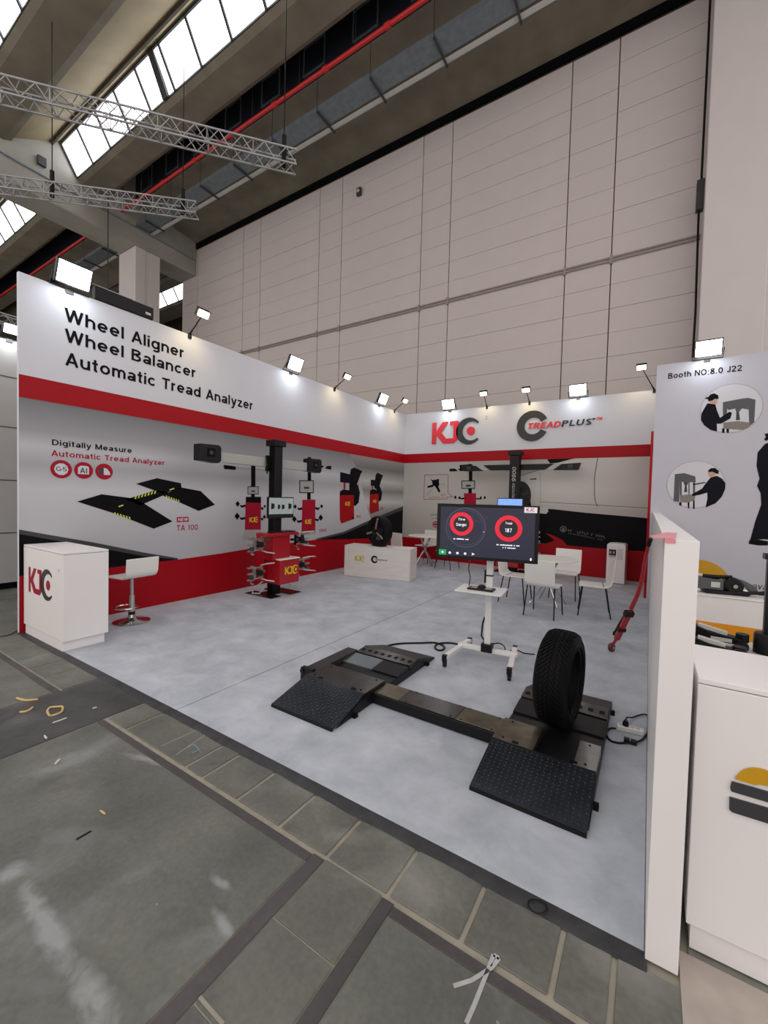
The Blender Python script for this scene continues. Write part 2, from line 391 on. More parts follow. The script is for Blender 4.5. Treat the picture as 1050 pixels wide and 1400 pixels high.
def text(s, name, m, parent, M, u0, v0, width, cap, layer=3, bold=0.0, shear=0.0, ext=0.0):
    """lettering with its baseline at (u0, v0) in the face frame M, stretched to width and cap height"""
    h = .052 + bold * 1.6; x = 0.0; quads = []
    for ch in s:
        adv, st = glyph(ch, h)
        for P in st:
            for k in range(len(P) - 1):
                a = Vector(P[k]); b = Vector(P[k + 1]); d = b - a
                if d.length < 1e-6: continue
                d.normalize(); n = Vector((-d.y, d.x)) * h
                ea = d * (h * .35 if k > 0 else 0); eb = d * (h * .35 if k < len(P) - 2 else 0)
                quads.append([Vector((x, 0)) + q for q in (a - n - ea, b - n + eb, b + n + eb, a + n - ea)])
        x += adv + .13
    xs = [q.x for Q in quads for q in Q]; x0, x1 = min(xs), max(xs)
    sx = width / (x1 - x0); mb = MB(); z = .0012 * layer
    for i, Q in enumerate(quads):
        P = [(u0 + (q.x - x0) * sx + shear * q.y * cap, v0 + q.y * cap) for q in Q]; zz = z + i * 6e-6
        if ext: mb.prism(P, zz - ext, zz + ext, M)
        else: mb.flat(P, zz, M)
    return mb.build(name, m, parent)
def text_px(face, s, tl, bl, br, name, m, parent, layer=3, bold=0.0, shear=0.0):
    a = face.px(*bl); b = face.px(*br); c = face.px(*tl)
    return text(s, name, m, parent, face.M, a[0], a[1], b[0] - a[0], c[1] - a[1], layer, bold, shear)

def kj_logo(M, h, parent, mkj, mc, mdot, layer=3, thick=0.0, pre='logo'):
    """KJ letters, crescent and dot; M maps the logo frame (letter height 1) to the face"""
    S = M @ Matrix.Diagonal((h, h, 1, 1)); z = .0012 * layer
    def pr(mb, P):
        if thick: mb.prism(P, z, z + thick, S)
        else: mb.flat(P, z, S)
    k = MB()
    pr(k, [(0, 0), (.2, 0), (.2, .38), (.26, .38), (.53, .03), (.62, 0), (1.12, 0), (1.3, .17), (1.3, 1), (.9, 1), (.9, .83), (1.08, .83), (1.08, .22), (.72, .22), (.46, .52), (.8, 1), (.53, 1), (.24, .6), (.2, .6), (.2, 1), (0, 1)])
    k.build(pre + '_letters', mkj, parent)
    c = MB(); n = 30; P = []
    a = math.radians(40)
    for i in range(n + 1):
        t = a + (2 * math.pi - 2 * a) * i / n; P.append((1.82 + .6 * math.cos(t), .5 + .6 * math.sin(t)))
    b = math.atan2(P[-1][1] - .5, P[-1][0] - 1.95)
    for i in range(n + 1):
        t = (2 * math.pi + b) + (-2 * b - 2 * math.pi) * i / n if b < 0 else b
        rr = .43 + 0.06 * abs(math.cos(t / 2)) ** 8
        P.append((1.95 + .43 * math.cos(t), .5 + .43 * math.sin(t)))
    pr(c, P)
    c.build(pre + '_crescent', mc, parent)
    d = MB(); pr(d, ngon(1.92, .5, .19, n=20)); d.build(pre + '_dot', mdot, parent)
# ================================================================== FLOOR
ZF = -0.006
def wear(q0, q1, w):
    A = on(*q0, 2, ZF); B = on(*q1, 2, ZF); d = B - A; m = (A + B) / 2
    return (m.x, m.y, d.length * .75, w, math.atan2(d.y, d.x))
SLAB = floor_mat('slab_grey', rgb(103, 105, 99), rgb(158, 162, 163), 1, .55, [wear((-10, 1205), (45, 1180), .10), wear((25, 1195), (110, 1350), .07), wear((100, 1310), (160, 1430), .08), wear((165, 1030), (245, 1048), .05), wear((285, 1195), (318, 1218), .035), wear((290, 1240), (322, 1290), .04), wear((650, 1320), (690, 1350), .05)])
SLABT = floor_mat('slab_tile', rgb(107, 108, 102), rgb(160, 158, 152), 2)
SLABD = floor_mat('slab_dark', rgb(66, 66, 68), rgb(120, 120, 120), 3)
STRIP = floor_mat('strip_dark', rgb(76, 73, 73), rgb(120, 118, 118), 4, .5)
GROUT = mat('grout', rgb(150, 145, 132), .85, var=.15, scale=12)
floor = struct('floor', MB().box(-40, 16, -16, 14, -.2, -.013), GROUT)
def slab(x0, x1, y0, y1, m, name='slab', z=ZF):
    g = .004 if name != 'duct_cover' else .001
    return MB().box(x0 + g, x1 - g, y0 + g, y1 - g, -.013, z).build(name, m, floor, bevel=.003, seg=1)
TY0, TY1 = -8.832, -8.545
xs = [2.95, 3.648, 3.815, 4.122, 4.442, 4.747, 5.071, 5.391, 5.702, 5.872, 6.19, 6.51, 6.83, 7.15]
tx = [2.69] + xs
for a, b in zip(tx, tx[1:]): slab(a + .006, b - .006, TY0 + .004, TY1, SLABT, 'floor_tile')
tx = [-.05, .27, .59, .91, 1.23, 1.55, 1.94]
for a, b in zip(tx, tx[1:]): slab(a, b, TY0, TY1, SLABT, 'floor_tile')
slab(1.95, 2.685, -9.6, -8.545, SLABD, 'floor_plate'); slab(1.95, 2.685, -12.5, -9.6, SLABD, 'floor_plate')
slab(-1.9, 1.94, -12.5, -8.90, SLAB); slab(2.69, 4.683, -12.5, -8.895, SLAB)
slab(4.750, 5.056, -9.15, -8.835, SLABT); slab(4.750, 5.056, -9.48, -9.15, SLABT); slab(4.750, 5.056, -9.80, -9.48, SLABT); slab(4.750, 5.056, -12.5, -9.8, SLABT)
slab(5.115, 8.0, -12.5, -8.895, SLAB)
for a, b, c, d in ((2.69, 4.684, -8.896, -8.85), (5.113, 8.0, -8.896, -8.85), (-1.9, 1.94, -8.899, -8.842), (4.683, 4.750, -12.5, -8.842), (5.056, 5.115, -12.5, -8.842)):
    slab(a, b, c, d, STRIP, 'duct_cover', ZF - .002)
for j in range(5):
    for i in range(4): slab(-14 + 3 * i, -11 + 3 * i, -12.5 + 3.2 * j, -9.3 + 3.2 * j, SLAB)
slab(-1.98, -.06, -8.84, 3, SLAB)
slab(6.09, 9.5, -8.54, 3.5, SLABT)
slab(7.16, 9.5, TY0, TY1, SLABT)

# booth carpet with its seam and black edge tape
carpet = thing('carpet', 'light grey booth carpet covering the stand floor, with a dark edge strip', 'carpet', (0, 0, 0))
CARP = carpet_mat()
MB().box(0.0, 2.992, -8.492, 0, -.0125, 0).build('carpet_sheet', CARP, carpet)
MB().box(3.003, 5.96, -8.492, 0, -.0125, 0).build('carpet_sheet', CARP, carpet)
tp = MB(); N = 60
mt = mat('edge_tape', rgb(50, 51, 54), .5, var=.4, scale=12, bump=.35, bscale=14)
for i in range(N + 1):
    x = -.02 + 5.99 * i / N; w = .008 * math.sin(i * 1.7) + .006 * math.sin(i * .63)
    tp.v += [(x, -8.566 + w * .4, -.0058), (x, -8.548 + w * .5, -.002 + .0015 * math.sin(i * 2.1)), (x, -8.512 + w * .6, -.0003), (x, -8.491, -.0001)]
for i in range(N):
    for j in range(3): a = i * 4 + j; tp.f.append((a, a + 4, a + 5, a + 1))
tp.build('edge_tape', mt, carpet, smooth=True)

film = MB().box(6.066, 8.4, -8.80, -8.41, ZF, -.003).build('floor_sheet', mat('pale_sheet', rgb(176, 166, 158), .5, var=.12, scale=9, bump=.2, bscale=12), floor)
# ================================================================== BOOTH WALLS
wall_left = struct('wall_left', MB().box(-.05, 0, -8.545, .05, 0, 4.0), WHITE)
wall_back = struct('wall_back', MB().box(0, 5.97, 0, .05, 0, 4.0), WHITE)
wall_right = struct('wall_right', MB().box(5.963, 6.060, -8.52, -1.705, 0, 1.502), PANELW, bevel=.002)
MB().box(5.9595, 5.9625, -4.5, -1.72, .35, 1.46).build('fabric_strip', WHITE, wall_right)
wall_side = struct('wall_side', MB().box(5.885, 5.922, -1.70, -.002, 0, 2.9), RED)
wall_neighbour = struct('wall_neighbour', MB().box(5.925, 9.4, -1.70, -1.65, 0, 4.02), mat('neighbour_wall_dimmed', rgb(192, 192, 203), .5, var=.015, spec=.25))  # wall white darkened in its colour for the weaker light here
LW = Face(frame((0, 0, 0), (0, 1, 0), (0, 0, 1)), 0, 0.0)            # left wall, faces +x
BW = Face(frame((0, 0, 0), (1, 0, 0), (0, 0, 1)), 1, 0.0)            # back wall, faces -y
NW = Face(frame((0, -1.70, 0), (1, 0, 0), (0, 0, 1)), 1, -1.70)      # neighbour's wall
# the plain wall of the booth further to the left
wall_far = struct('wall_far_left', MB().box(-2.9, -2.8, -9.6, 2, .10, 4.0), mat('far_booth_grey', rgb(178, 176, 174), .5, var=.03))
for z in (.9, 1.75, 2.6, 3.4): MB().box(-2.8, -2.794, -9.6, 2, z, z + .015).build('panel_joint', JOINT, wall_far)
MB().box(-2.88, -2.81, -9.6, 2, 0, .10).build('plinth', BLACK, wall_far)

# ================================================================== HALL WALL
HY = 2.0
wall_hall = struct('wall_hall', MB().box(-14.26, 9.6, HY + .06, HY + .3, 0, 13.58), JOINT)
zb = 7.9
cols = [-14.25, -13.0, -9.63, -8.51, -5.19, -4.09, -.74, .28, 3.72, 4.83, 8.2, 9.5]
rows = [zb + .615 * k for k in range(-8, 10)]
cache = {}
for a, b in zip(cols, cols[1:]):
    w = round(b - a, 2)
    for r0, r1 in zip(rows, rows[1:]):
        h = min(r1, 13.58) - r0
        if h < .1: continue
        key = (w, round(h, 3))
        if key not in cache:
            cache[key] = MB().box(-w / 2 + .013, w / 2 - .013, 0, .06, .004, h - .004).mesh('wall_panel', HALLW)
        share('wall_panel', cache[key], wall_hall, ((a + b) / 2, HY + .002 * math.sin(a * 7 + r0 * 5), r0))
rail = MB()
for z in (zb - .03, zb + .05): rail.tube([(-14.2, HY - .05, z), (6.75, HY - .05, z)], .022, 8)
for x in cols[1:-2]: rail.box(x - .03, x + .03, HY - .06, HY + .01, zb - .1, zb + .12)
tag(rail.build('wall_conduit', mat('conduit', rgb(150, 142, 138), .5, var=.05), None), 'pair of thin conduits running across the tall hall wall', 'conduit')
# columns
def column(name, label, x0, x1, y0, y1, z1, m, ribs):
    c = thing(name, label, 'column', ((x0 + x1) / 2, (y0 + y1) / 2, -.013))
    ox, oy = (x0 + x1) / 2, (y0 + y1) / 2
    MB().box(x0 - ox, x1 - ox, y0 - oy, y1 - oy, 0, z1).build('shaft', m, c, bevel=.02)
    for r in ribs: MB().box(*[r[0] - ox, r[1] - ox, r[2] - oy, r[3] - oy], .0, z1 - .02).build('rib', m, c)
    return c
column('hall_column', 'white hall column rising behind the left booth wall', -14.5, -13.1, -.85, on(218, 350, 0, -13.1).y, 12.2, COLW, [(-13.1, -13.06, -.85, -.45), (-13.1, -13.06, -.25, on(218, 350, 0, -13.1).y)])
column('hall_column', 'tall smooth white column beside the neighbouring booth', 6.66, 7.75, 1.2, 1.99, 16, COLW, [(7.76, 7.84, 1.3, 1.98)])
cab = MB().tube([(6.60, 1.5, 14.5), (6.60, 1.5, 9.0), (6.62, 1.48, 8.6), (6.58, 1.5, 8.2), (6.61, 1.5, 6.0), (6.60, 1.5, 5.0)], .025, 6)
tag(cab.build('column_cable', CABLE, None), 'dark cable hanging down the edge of the tall white column', 'cable')
MB().box(6.52, 6.66, 1.42, 1.58, 8.25, 8.9).build('junction_box', DGREY, None)
tag(bpy.data.objects['junction_box'], 'small dark junction box on the edge of the tall white column', 'box')

# ================================================================== HALL ROOF (profile along y, runs along x)
Y0 = CAM.y
X0, X1, GX0, GX1 = -36.0, 12.0, -14.4, -13.1
def roofbar(name, m, prof, par, xa=X0, xb=X1, bevel=0.0):
    M = frame((xa, 0, 0), (0, 1, 0), (0, 0, 1))
    return MB().prism([(Y0 + a, z) for a, z in prof], 0, xb - xa, M).build(name, m, par, bevel=bevel)
ceiling = tag(MB().box(X0, X1, Y0 + .8, Y0 + 24, 15.9, 16.1).build('ceiling', CONCD, None), kind='structure')
beamp = lambda a, b, z: [(a, z + .12), (a + .16, z), (b - .16, z), (b, z + .12), (b, 15.88), (a, 15.88)]
roofbar('roof_beam', CONC, [(11.0, 13.88), (11.9, 13.78), (12.2, 13.73), (12.2, 15.88), (10.95, 15.88)], ceiling)
roofbar('roof_beam', CONC, [(9.45, 13.9), (10.05, 13.9), (10.05, 15.88), (9.45, 15.88)], ceiling)
roofbar('roof_beam', CONC, [(7.25, 13.55), (7.4, 13.46), (8.2, 13.5), (8.37, 13.62), (8.37, 15.88), (7.33, 15.88), (7.33, 13.8)], ceiling)
roofbar('roof_beam', CONCD, [(12.35, 13.5), (12.9, 13.5), (12.9, 15.88), (12.35, 15.88)], ceiling)
P1 = 3.2
for k in (1, 2):
    d = P1 * k
    roofbar('roof_beam', CONC, [(7.25 - d, 13.55), (7.4 - d, 13.48), (8.3 - d, 13.5), (8.5 - d, 13.6), (8.5 - d, 14.1), (7.33 - d, 14.6), (7.33 - d, 13.8)], ceiling)
for k in (0, 1, 2):
    d = P1 * k
    roofbar('roof_board', CONCY, [(8.35 - d - P1, 13.62), (6.72 - d, 14.58), (6.72 - d, 14.68), (8.35 - d - P1, 13.72)], ceiling)
    roofbar('purlin', CONCD, [(6.42 - d, 14.30), (6.48 - d, 14.30), (6.48 - d, 14.42), (6.42 - d, 14.38)], ceiling)
roofbar('duct_wall', DUCT, [(9.40, 13.95), (9.44, 13.95), (9.44, 15.88), (9.40, 15.88)], ceiling)
roofbar('gap_shade_strip', BLACK, [(12.2, 13.5), (12.26, 13.5), (12.26, 15.8), (12.2, 15.8)], ceiling, -14.2, 9.5)  # black strip stands in for the shade between wall top and beam
def vent_mesh():
    m = MB(); w = .42; t = .03
    for a in ((-w, w, -w, -w + t), (-w, w, w - t, w), (-w, -w + t, -w, w), (w - t, w, -w, w)): m.box(a[0], a[1], -.04, 0, a[2], a[3])
    return m.mesh('vent_frame', TRAY)
vme = vent_mesh()
for i in range(16): share('vent_frame', vme, ceiling, (-12.2 + 1.85 * i, Y0 + 9.40, 14.62))
# beyond the hall wall on the left: more roof and a closing wall
for k in (0,):
    roofbar('roof_beam', CONCD, [(15.1, 13.45), (16.3, 13.45), (16.3, 15.88), (15.1, 15.88)], ceiling, X0, -14.3)
    roofbar('roof_beam', CONCD, [(13.0, 13.3), (13.6, 13.3), (13.6, 15.88), (13.0, 15.88)], ceiling, X0, -14.3)
wall_end = struct('wall_hall_far', MB().box(X0, -14.3, 9.0, 9.2, 0, 15.9), CONCD)
wall_end2 = struct('wall_hall_left', MB().box(X0 - .2, X0, -10, 9.2, 0, 15.9), CONCD)
# cross girder
gird = struct('trim_1', MB().box(GX0, GX1, Y0 + 1.0, 2.0, 12.2, 15.88), CONCL, bevel=.05)
MB().tube([(GX1 + .03, Y0 + 1.2, 13.2), (GX1 + .03, Y0 + 5.4, 13.0), (GX1 + .03, 1.9, 12.9)], .03, 6).build('girder_conduit', TRAY, gird)
MB().box(GX1, GX1 + .12, Y0 + 6.0, Y0 + 6.25, 13.3, 13.6).build('girder_box', DGREY, gird)
# sky lights: one per bay and tooth
def skylight(name, xa, xb, d, zl=13.6, w=1.24, hh=.92):
    lo = Vector((0, Y0 + 7.27 - d, zl)); up = Vector((0, Y0 + 6.74 - d, zl + hh))
    root = MB().bar((xa, lo.y, lo.z), (xb, lo.y, lo.z), .08, .06).bar((xa, up.y, up.z), (xb, up.y, up.z), .08, .06).build(name, DGREY, None)
    tag(root, kind='structure')
    v = (up - lo).normalized(); hgt = (up - lo).length; n = max(1, int((xb - xa) / w)); ww = (xb - xa) / n
    Mf = frame((0, 0, 0), (1, 0, 0), v)
    me = MB().box(.02, ww - .02, .03, hgt - .03, -.01, .01, Mf).mesh('pane', GLOW)
    mm = MB().box(-.035, .035, 0, hgt, -.05, .06, Mf).mesh('mullion', DGREY)
    for i in range(n):
        share('pane', me, root, (xa + ww * i, lo.y, lo.z))
        share('mullion', mm, root, (xa + ww * i, lo.y, lo.z))
    return root
skylight('window_1', -13.06, 8.0, 0)
skylight('window_2', -30, -14.45, 0)
skylight('window_3', -13.06, 8.0, P1)
skylight('window_4', -13.06, 8.0, 2 * P1)
skylight('window_5', -30, -14.45, P1)
skylight('window_6', -28, -14.35, -7.85)
for i, x in enumerate((-6.9,)): MB().bar((x, Y0 + 7.2, 13.55), (x, Y0 + 6.7, 14.6), .25, .09, (0, 1, 0)).build('bay_bar', DGREY, bpy.data.objects['window_1'])
# red sprinkler pipe and cable tray
pm = MB().tube([(X0, Y0 + 8.85, 13.3), (X1, Y0 + 8.85, 13.3)], .055, 10)
pipe = thing('sprinkler_pipe', 'long red sprinkler pipe running under the hall roof', 'pipe', (0, 0, 0)); pm.build('pipe_run', PIPE, pipe, smooth=True)
cl = MB().tube([(-.08, 0, 0), (.08, 0, 0)], .075, 10).mesh('pipe_coupling', PIPE); hg = MB().cyl((0, 0, 0), (0, 0, 1.0), .012, 6).mesh('hanger', DGREY)
for i in range(14):
    share('pipe_coupling', cl, pipe, (-14 + 2.0 * i, Y0 + 8.85, 13.3), scale=(1, 1, 1)); share('hanger', hg, pipe, (-13 + 2.0 * i, Y0 + 8.85, 13.3))
tray = thing('cable_tray', 'wide galvanised cable tray hanging along the hall roof', 'cable tray', (0, 0, 0))
for a, b in ((9.42, 9.45), (10.17, 10.2)): MB().box(-20, X1, Y0 + a, Y0 + b, 13.0, 13.14).build('side_rail', TRAY, tray)
MB().box(-20, X1, Y0 + 9.45, Y0 + 9.95, 13.0, 13.012).build('tray_floor', TRAY, tray)
MB().box(-20, X1, Y0 + 10.02, Y0 + 10.16, 12.99, 13.002).build('tray_lip', LGREY, tray)
rg = MB().box(-.02, .02, Y0 + 9.40, Y0 + 10.22, 12.93, 12.985).box(-.008, .008, Y0 + 9.39, Y0 + 9.40, 12.95, 13.9).box(-.008, .008, Y0 + 10.215, Y0 + 10.225, 12.95, 13.9).mesh('support', DGREY)
for i in range(16): share('support', rg, tray, (-18 + 1.9 * i, 0, 0))

# ================================================================== TRUSSES
def truss(label, p0, p1, s, drop):
    p0 = Vector(p0); p1 = Vector(p1); d = (p1 - p0).normalized(); r = d.cross(Vector((0, 0, 1))).normalized(); u = Vector((0, 0, 1)); L = (p1 - p0).length
    t = thing('lighting_truss', label, 'truss', p1, group='hanging lighting trusses')
    q = lambda a, i, j: (d * (a - L) + r * i * s / 2 + u * j * s / 2)
    for i, j in ((-1, -1), (1, -1), (1, 1), (-1, 1)):
        MB().tube([q(0, i, j), q(L, i, j)], .021, 8).build('chord', ALU, t, smooth=True)
    n = int(L / (s * .72)); 
    for fi, (A, B) in enumerate((((-1, -1), (-1, 1)), ((1, -1), (1, 1)), ((-1, 1), (1, 1)), ((-1, -1), (1, -1)))):
        lac = MB()
        for k in range(n):
            a0 = L * k / n; a1 = L * (k + 1) / n
            e = (A, B) if (k + fi) % 2 else (B, A)
            lac.tube([q(a0, *e[0]), q(a1, *e[1])], .010, 6)
            if k % 4 == 0: lac.tube([q(a0, *A), q(a0, *B)], .010, 6)
        lac.build('lacing', ALU, t, smooth=True)
    for a in drop:
        MB().tube([q(a, 0, -1), q(a, 0, 1) + u * .35], .05, 8).tube([q(a, 0, 1) + u * .35, q(a, 0, 1) + u * (12.9 - p1.z)], .012, 6).build('rigging', CABLE, t)
    return t
zt = 9.0
a = on(0, 122, 2, zt); b = on(405, 222, 2, zt); dd = (b - a)
truss('upper aluminium box truss hanging over the left booth wall', a - dd * .35, b, .31, [dd.length * 1.30])
a = on(0, 252, 2, zt); b = on(270, 288, 2, zt); dd = (b - a)
truss('lower aluminium box truss ending near the white hall column', a - dd * .5, b, .28, [dd.length * .75, dd.length * 1.42])
a = on(-60, 418, 2, 6.4); b = on(60, 452, 2, 6.4)
truss('short end of a truss glimpsed left of the left booth wall', a, b, .24, [])
q = on(491, 262, 1, HY - .06)
t = thing('wall_box', 'small grey box fixed high on the hall wall', 'box', (q.x, HY - .01, q.z))
MB().box(-.09, .09, -.10, 0, -.14, .12).build('box_body', DGREY, t, bevel=.01); MB().cyl((0, -.1, 0), (0, -.13, 0), .05, 14).build('box_lens', LGREY, t)
wv = MB().tube([(lambda p: (p.x, p.y, 13.5))(on(148, 260, 1, -2)), (lambda p: (p.x, p.y, 5.0))(on(148, 260, 1, -2))], .02, 6)
tag(wv.build('hanging_cable', DGREY, None), 'thin cable hanging straight down left of the white hall column', 'cable')
# ================================================================== PRINTS ON THE LEFT WALL
Z1, Z2 = 2.887, 2.637
SILV = band_mat('print_silver', 2, .9, 2.637, [(0.0, rgb(178, 178, 184)), (.22, rgb(186, 186, 192)), (.42, rgb(196, 196, 202)), (.58, rgb(164, 164, 170)), (.70, rgb(188, 188, 194)), (.80, rgb(150, 151, 156)), (1.0, rgb(112, 114, 119))])
SILV2 = band_mat('print_silver_streaks', 2, .9, 2.637, [(0.0, rgb(104, 104, 102)), (.25, rgb(150, 150, 148)), (.36, rgb(196, 196, 194)), (.52, rgb(130, 130, 128)), (.66, rgb(184, 184, 180)), (.84, rgb(110, 110, 108)), (1.0, rgb(140, 140, 138))])
MB().flat([(-8.545, Z2), (-8.545, Z1), (0, Z1), (0, Z2)], .0036, LW.M).build('red_band', RED, wall_left)
z = lambda x, y: LW.px(x, y)
MB().flat([(-8.545, 0), (0, 0), (0, Z2), (-8.545, Z2)], .0012, LW.M).build('silver_print', SILV, wall_left)
# silver streaks near the corner
poly(LW, [(478, 620), (553, 632), (553, 700), (508, 712), (500, 690), (492, 650)], 2, 'streaked_print', SILV2, wall_left)
skirt = [z(22, 788), z(60, 785), z(150, 776), z(243, 765), z(300, 757), z(360, 747), z(430, 738), z(480, 737), z(540, 734), z(556, 733)]
MB().flat([(-8.545, 0)] + [(-8.545, skirt[0][1])] + skirt[1:-1] + [(0, skirt[-1][1]), (0, 0)], .0036, LW.M).build('red_skirt', RED, wall_left)
bl = [z(22, 730), z(60, 736), z(130, 748), z(200, 761), z(243, 765)]
MB().flat([(-8.545, skirt[0][1] - .02), (-8.545, bl[0][1])] + bl[1:] + [skirt[2], skirt[1]], .0026, LW.M).build('black_wedge', BLACK, wall_left)
gb = [z(22, 724), z(60, 730), z(130, 742), z(200, 756), z(243, 763), z(243, 765), z(200, 761), z(130, 748), z(60, 736), z(22, 730)]
gb[0] = (-8.545, gb[0][1]); gb[-1] = (-8.545, gb[-1][1])
MB().flat(gb, .0030, LW.M).build('grey_edge', DGREY, wall_left)
poly(LW, [(432, 738), (470, 729), (510, 712), (556, 694), (556, 735), (480, 738)], 2.2, 'black_wedge', BLACK, wall_left)
poly(LW, [(430, 737), (470, 727), (510, 709), (556, 690), (556, 695), (510, 713), (470, 730), (436, 738)], 2.5, 'grey_edge', DGREY, wall_left)
for s, tl, b0, b1 in (('Wheel Aligner', (88, 420), (88, 438), (251, 487.3)), ('Wheel Balancer', (88.5, 448.6), (88.5, 466.4), (267, 517)), ('Automatic Tread Analyzer', (89, 481), (89, 499), (345, 561.6))):
    text_px(LW, s, tl, b0, b1, 'heading_lettering', BLACK, wall_left, 3, .020)
text_px(LW, 'Digitally Measure', (71, 600.5), (71, 608.4), (180, 618.8), 'printed_lettering', BLACK, wall_left, 3, .020)
text_px(LW, 'Automatic Tread Analyzer', (70, 615.2), (70, 623.2), (224.5, 634.5), 'printed_lettering', DRED, wall_left, 3, .018)
for i, (cx, cy, r) in enumerate(((83.7, 641.5, 13.6), (114.3, 643.2, 12.2), (142.3, 644.8, 11.4))):
    c = z(cx, cy); R = abs(z(cx + r, cy)[0] - z(cx - r, cy)[0]) / 2; R = (R + abs(z(cx, cy - r)[1] - c[1])) / 2
    MB().flat(ngon(c[0], c[1], R), .0036, LW.M).build('round_icon', DRED, wall_left)
    if i == 0:
        MB().flat(ngon(c[0], c[1], R * .66, n=10), .0044, LW.M).build('icon_symbol', WHITE, wall_left)
        text('G5', 'icon_lettering', DGREY, wall_left, LW.M, c[0] - R * .5, c[1] - R * .22, R, R * .48, 4.2, .01)
    elif i == 1:
        MB().flat([(c[0] + R * a, c[1] + R * b) for a, b in ((-.6, -.45), (.55, -.45), (.55, .4), (.3, .55), (-.3, .55), (-.6, .3))], .0044, LW.M).build('icon_symbol', WHITE, wall_left)
        text('AI', 'icon_lettering', DGREY, wall_left, LW.M, c[0] - R * .4, c[1] - R * .32, R * .75, R * .62, 4.2, .02)
    else:
        MB().flat([(c[0] + R * a, c[1] + R * b) for a, b in ((-.05, -.4), (.7, -.4), (.65, -.05), (.3, .4), (-.05, .45))], .0044, LW.M).build('icon_symbol', WHITE, wall_left)
        MB().flat([(c[0] + R * a, c[1] + R * b) for a, b in ((-.62, -.4), (-.12, -.4), (-.12, .45), (-.62, .35))], .0044, LW.M).build('icon_symbol', DGREY, wall_left)
# picture of the tread analyzer
for P in ([(368, 300), (485, 265), (640, 285), (690, 310), (825, 395), (735, 430), (620, 385), (540, 355)], [(600, 290), (745, 245), (810, 258), (670, 318)], [(650, 215), (750, 188), (865, 212), (868, 235), (780, 262)], [(780, 272), (800, 258), (865, 232), (960, 250), (1028, 315), (950, 345), (850, 300)]):
    poly(LW, P, 3, 'printed_ramp', BLACK, wall_left, 3.5, 0, 600)
ym = MB()
for i in range(7): x, y = 648 + 15.5 * i, 280 - 4.2 * i; ym.flat(LW.pts([(x, y - 6), (x + 6, y - 8), (x + 2, y + 7), (x - 5, y + 8)], 3.5, 0, 600), .0044, LW.M)
for i in range(6): x, y = 545 + 14 * i, 358 + 4.2 * i; ym.flat(LW.pts([(x, y - 7), (x + 7, y - 5), (x + 9, y + 6), (x + 3, y + 5)], 3.5, 0, 600), .0044, LW.M)
for i in range(6): x, y = 793 + 11.5 * i, 277 + 4 * i; ym.flat(LW.pts([(x, y - 6), (x + 5, y - 5), (x + 8, y + 5), (x + 3, y + 4)], 3.5, 0, 600), .0044, LW.M)
for x, y in ((578, 320), (822, 240)): ym.flat(LW.pts([(x - 12, y + 2), (x + 10, y - 6), (x + 12, y - 1), (x - 10, y + 7)], 3.5, 0, 600), .0044, LW.M)
ym.build('yellow_marks', mat('mark_yellow', rgb(210, 214, 70), .5, var=.03), wall_left)
poly(LW, [(241.5, 707), (257.7, 706.5), (257.7, 713.4), (241.5, 714)], 3, 'new_badge', DRED, wall_left)
text_px(LW, 'NEW', (243, 708.3), (243, 712.6), (256.4, 712.2), 'badge_lettering', WHITE, wall_left, 4, .02, .1)
text_px(LW, 'TA 100', (241.4, 718), (241.4, 725.8), (270.3, 724.4), 'printed_lettering', DRED, wall_left, 3, .012)

def printed_aligner(face, par, k, ox, oy, col, screen, head, body, base, tg, logo, topblack=None):
    R = lambda b: [(b[0], b[3]), (b[2], b[3]), (b[2], b[1]), (b[0], b[1])]
    for c in col: poly(face, R(c), 3, 'printed_post', BLACK, par, k, ox, oy)
    poly(face, R(screen), 3.4, 'printed_screen_frame', BLACK, par, k, ox, oy)
    s = screen; e = (s[2] - s[0]) * .06
    poly(face, R((s[0] + e, s[1] + e, s[2] - e, s[3] - e)), 3.8, 'printed_screen', GREYP, par, k, ox, oy)
    sm = (s[0] + s[2]) / 2, (s[1] + s[3]) / 2
    poly(face, R((sm[0] - e * 3, sm[1], sm[0] + e * 3, sm[1] + e * 2.5)), 4.2, 'printed_screen_car', DGREY, par, k, ox, oy)
    if head: poly(face, R(head), 3.2, 'printed_head', BLACK, par, k, ox, oy)
    poly(face, body, 3.6, 'printed_cabinet', DRED, par, k, ox, oy)
    if base: poly(face, base, 3.2, 'printed_base', GREYP, par, k, ox, oy)
    for x, y, r in tg:
        poly(face, [(x - r, y), (x, y + r * 1.35), (x + r, y), (x, y - r * 1.35)], 3.8, 'printed_target', BLACK, par, k, ox, oy)
        q = body[0][0] if x < body[0][0] else body[1][0]
        poly(face, [(q, y + 4), (q, y + 18), ((x + q) / 2, y + 24), (x + (q - x) * .3, y + 12), (x + (q - x) * .35, y + 4), ((x + q) / 2, y + 10)], 3.2, 'printed_arm', BLACK, par, k, ox, oy)
    if logo:
        c = face.px(logo[0] / k + ox, logo[1] / k + oy); kj_logo(face.M @ Matrix.Translation((c[0], c[1], 0)), logo[2], par, YEL, YEL, YEL, 4.4, pre='printed_logo')
K8, O8 = 4.565, (250, 580)
printed_aligner(LW, wall_left, K8, *O8, [(425, 225, 452, 395), (425, 430, 448, 460)], (403, 388, 472, 438), (392, 453, 487, 492), [(390, 488), (487, 490), (485, 658), (386, 658)], [(386, 658), (485, 658), (492, 690), (372, 722)], [(341, 497, 14), (338, 574, 17), (510, 512, 8), (508, 578, 10)], (414, 612, .085))
printed_aligner(LW, wall_left, K8, *O8, [(778, 205, 800, 350), (775, 430, 797, 470)], (726, 350, 816, 430), None, [(745, 472), (826, 470), (826, 662), (740, 668)], [(740, 668), (826, 662), (828, 690), (738, 690)], [(700, 514, 11), (865, 512, 10), (695, 592, 15), (860, 583, 15)], (762, 622, .085))
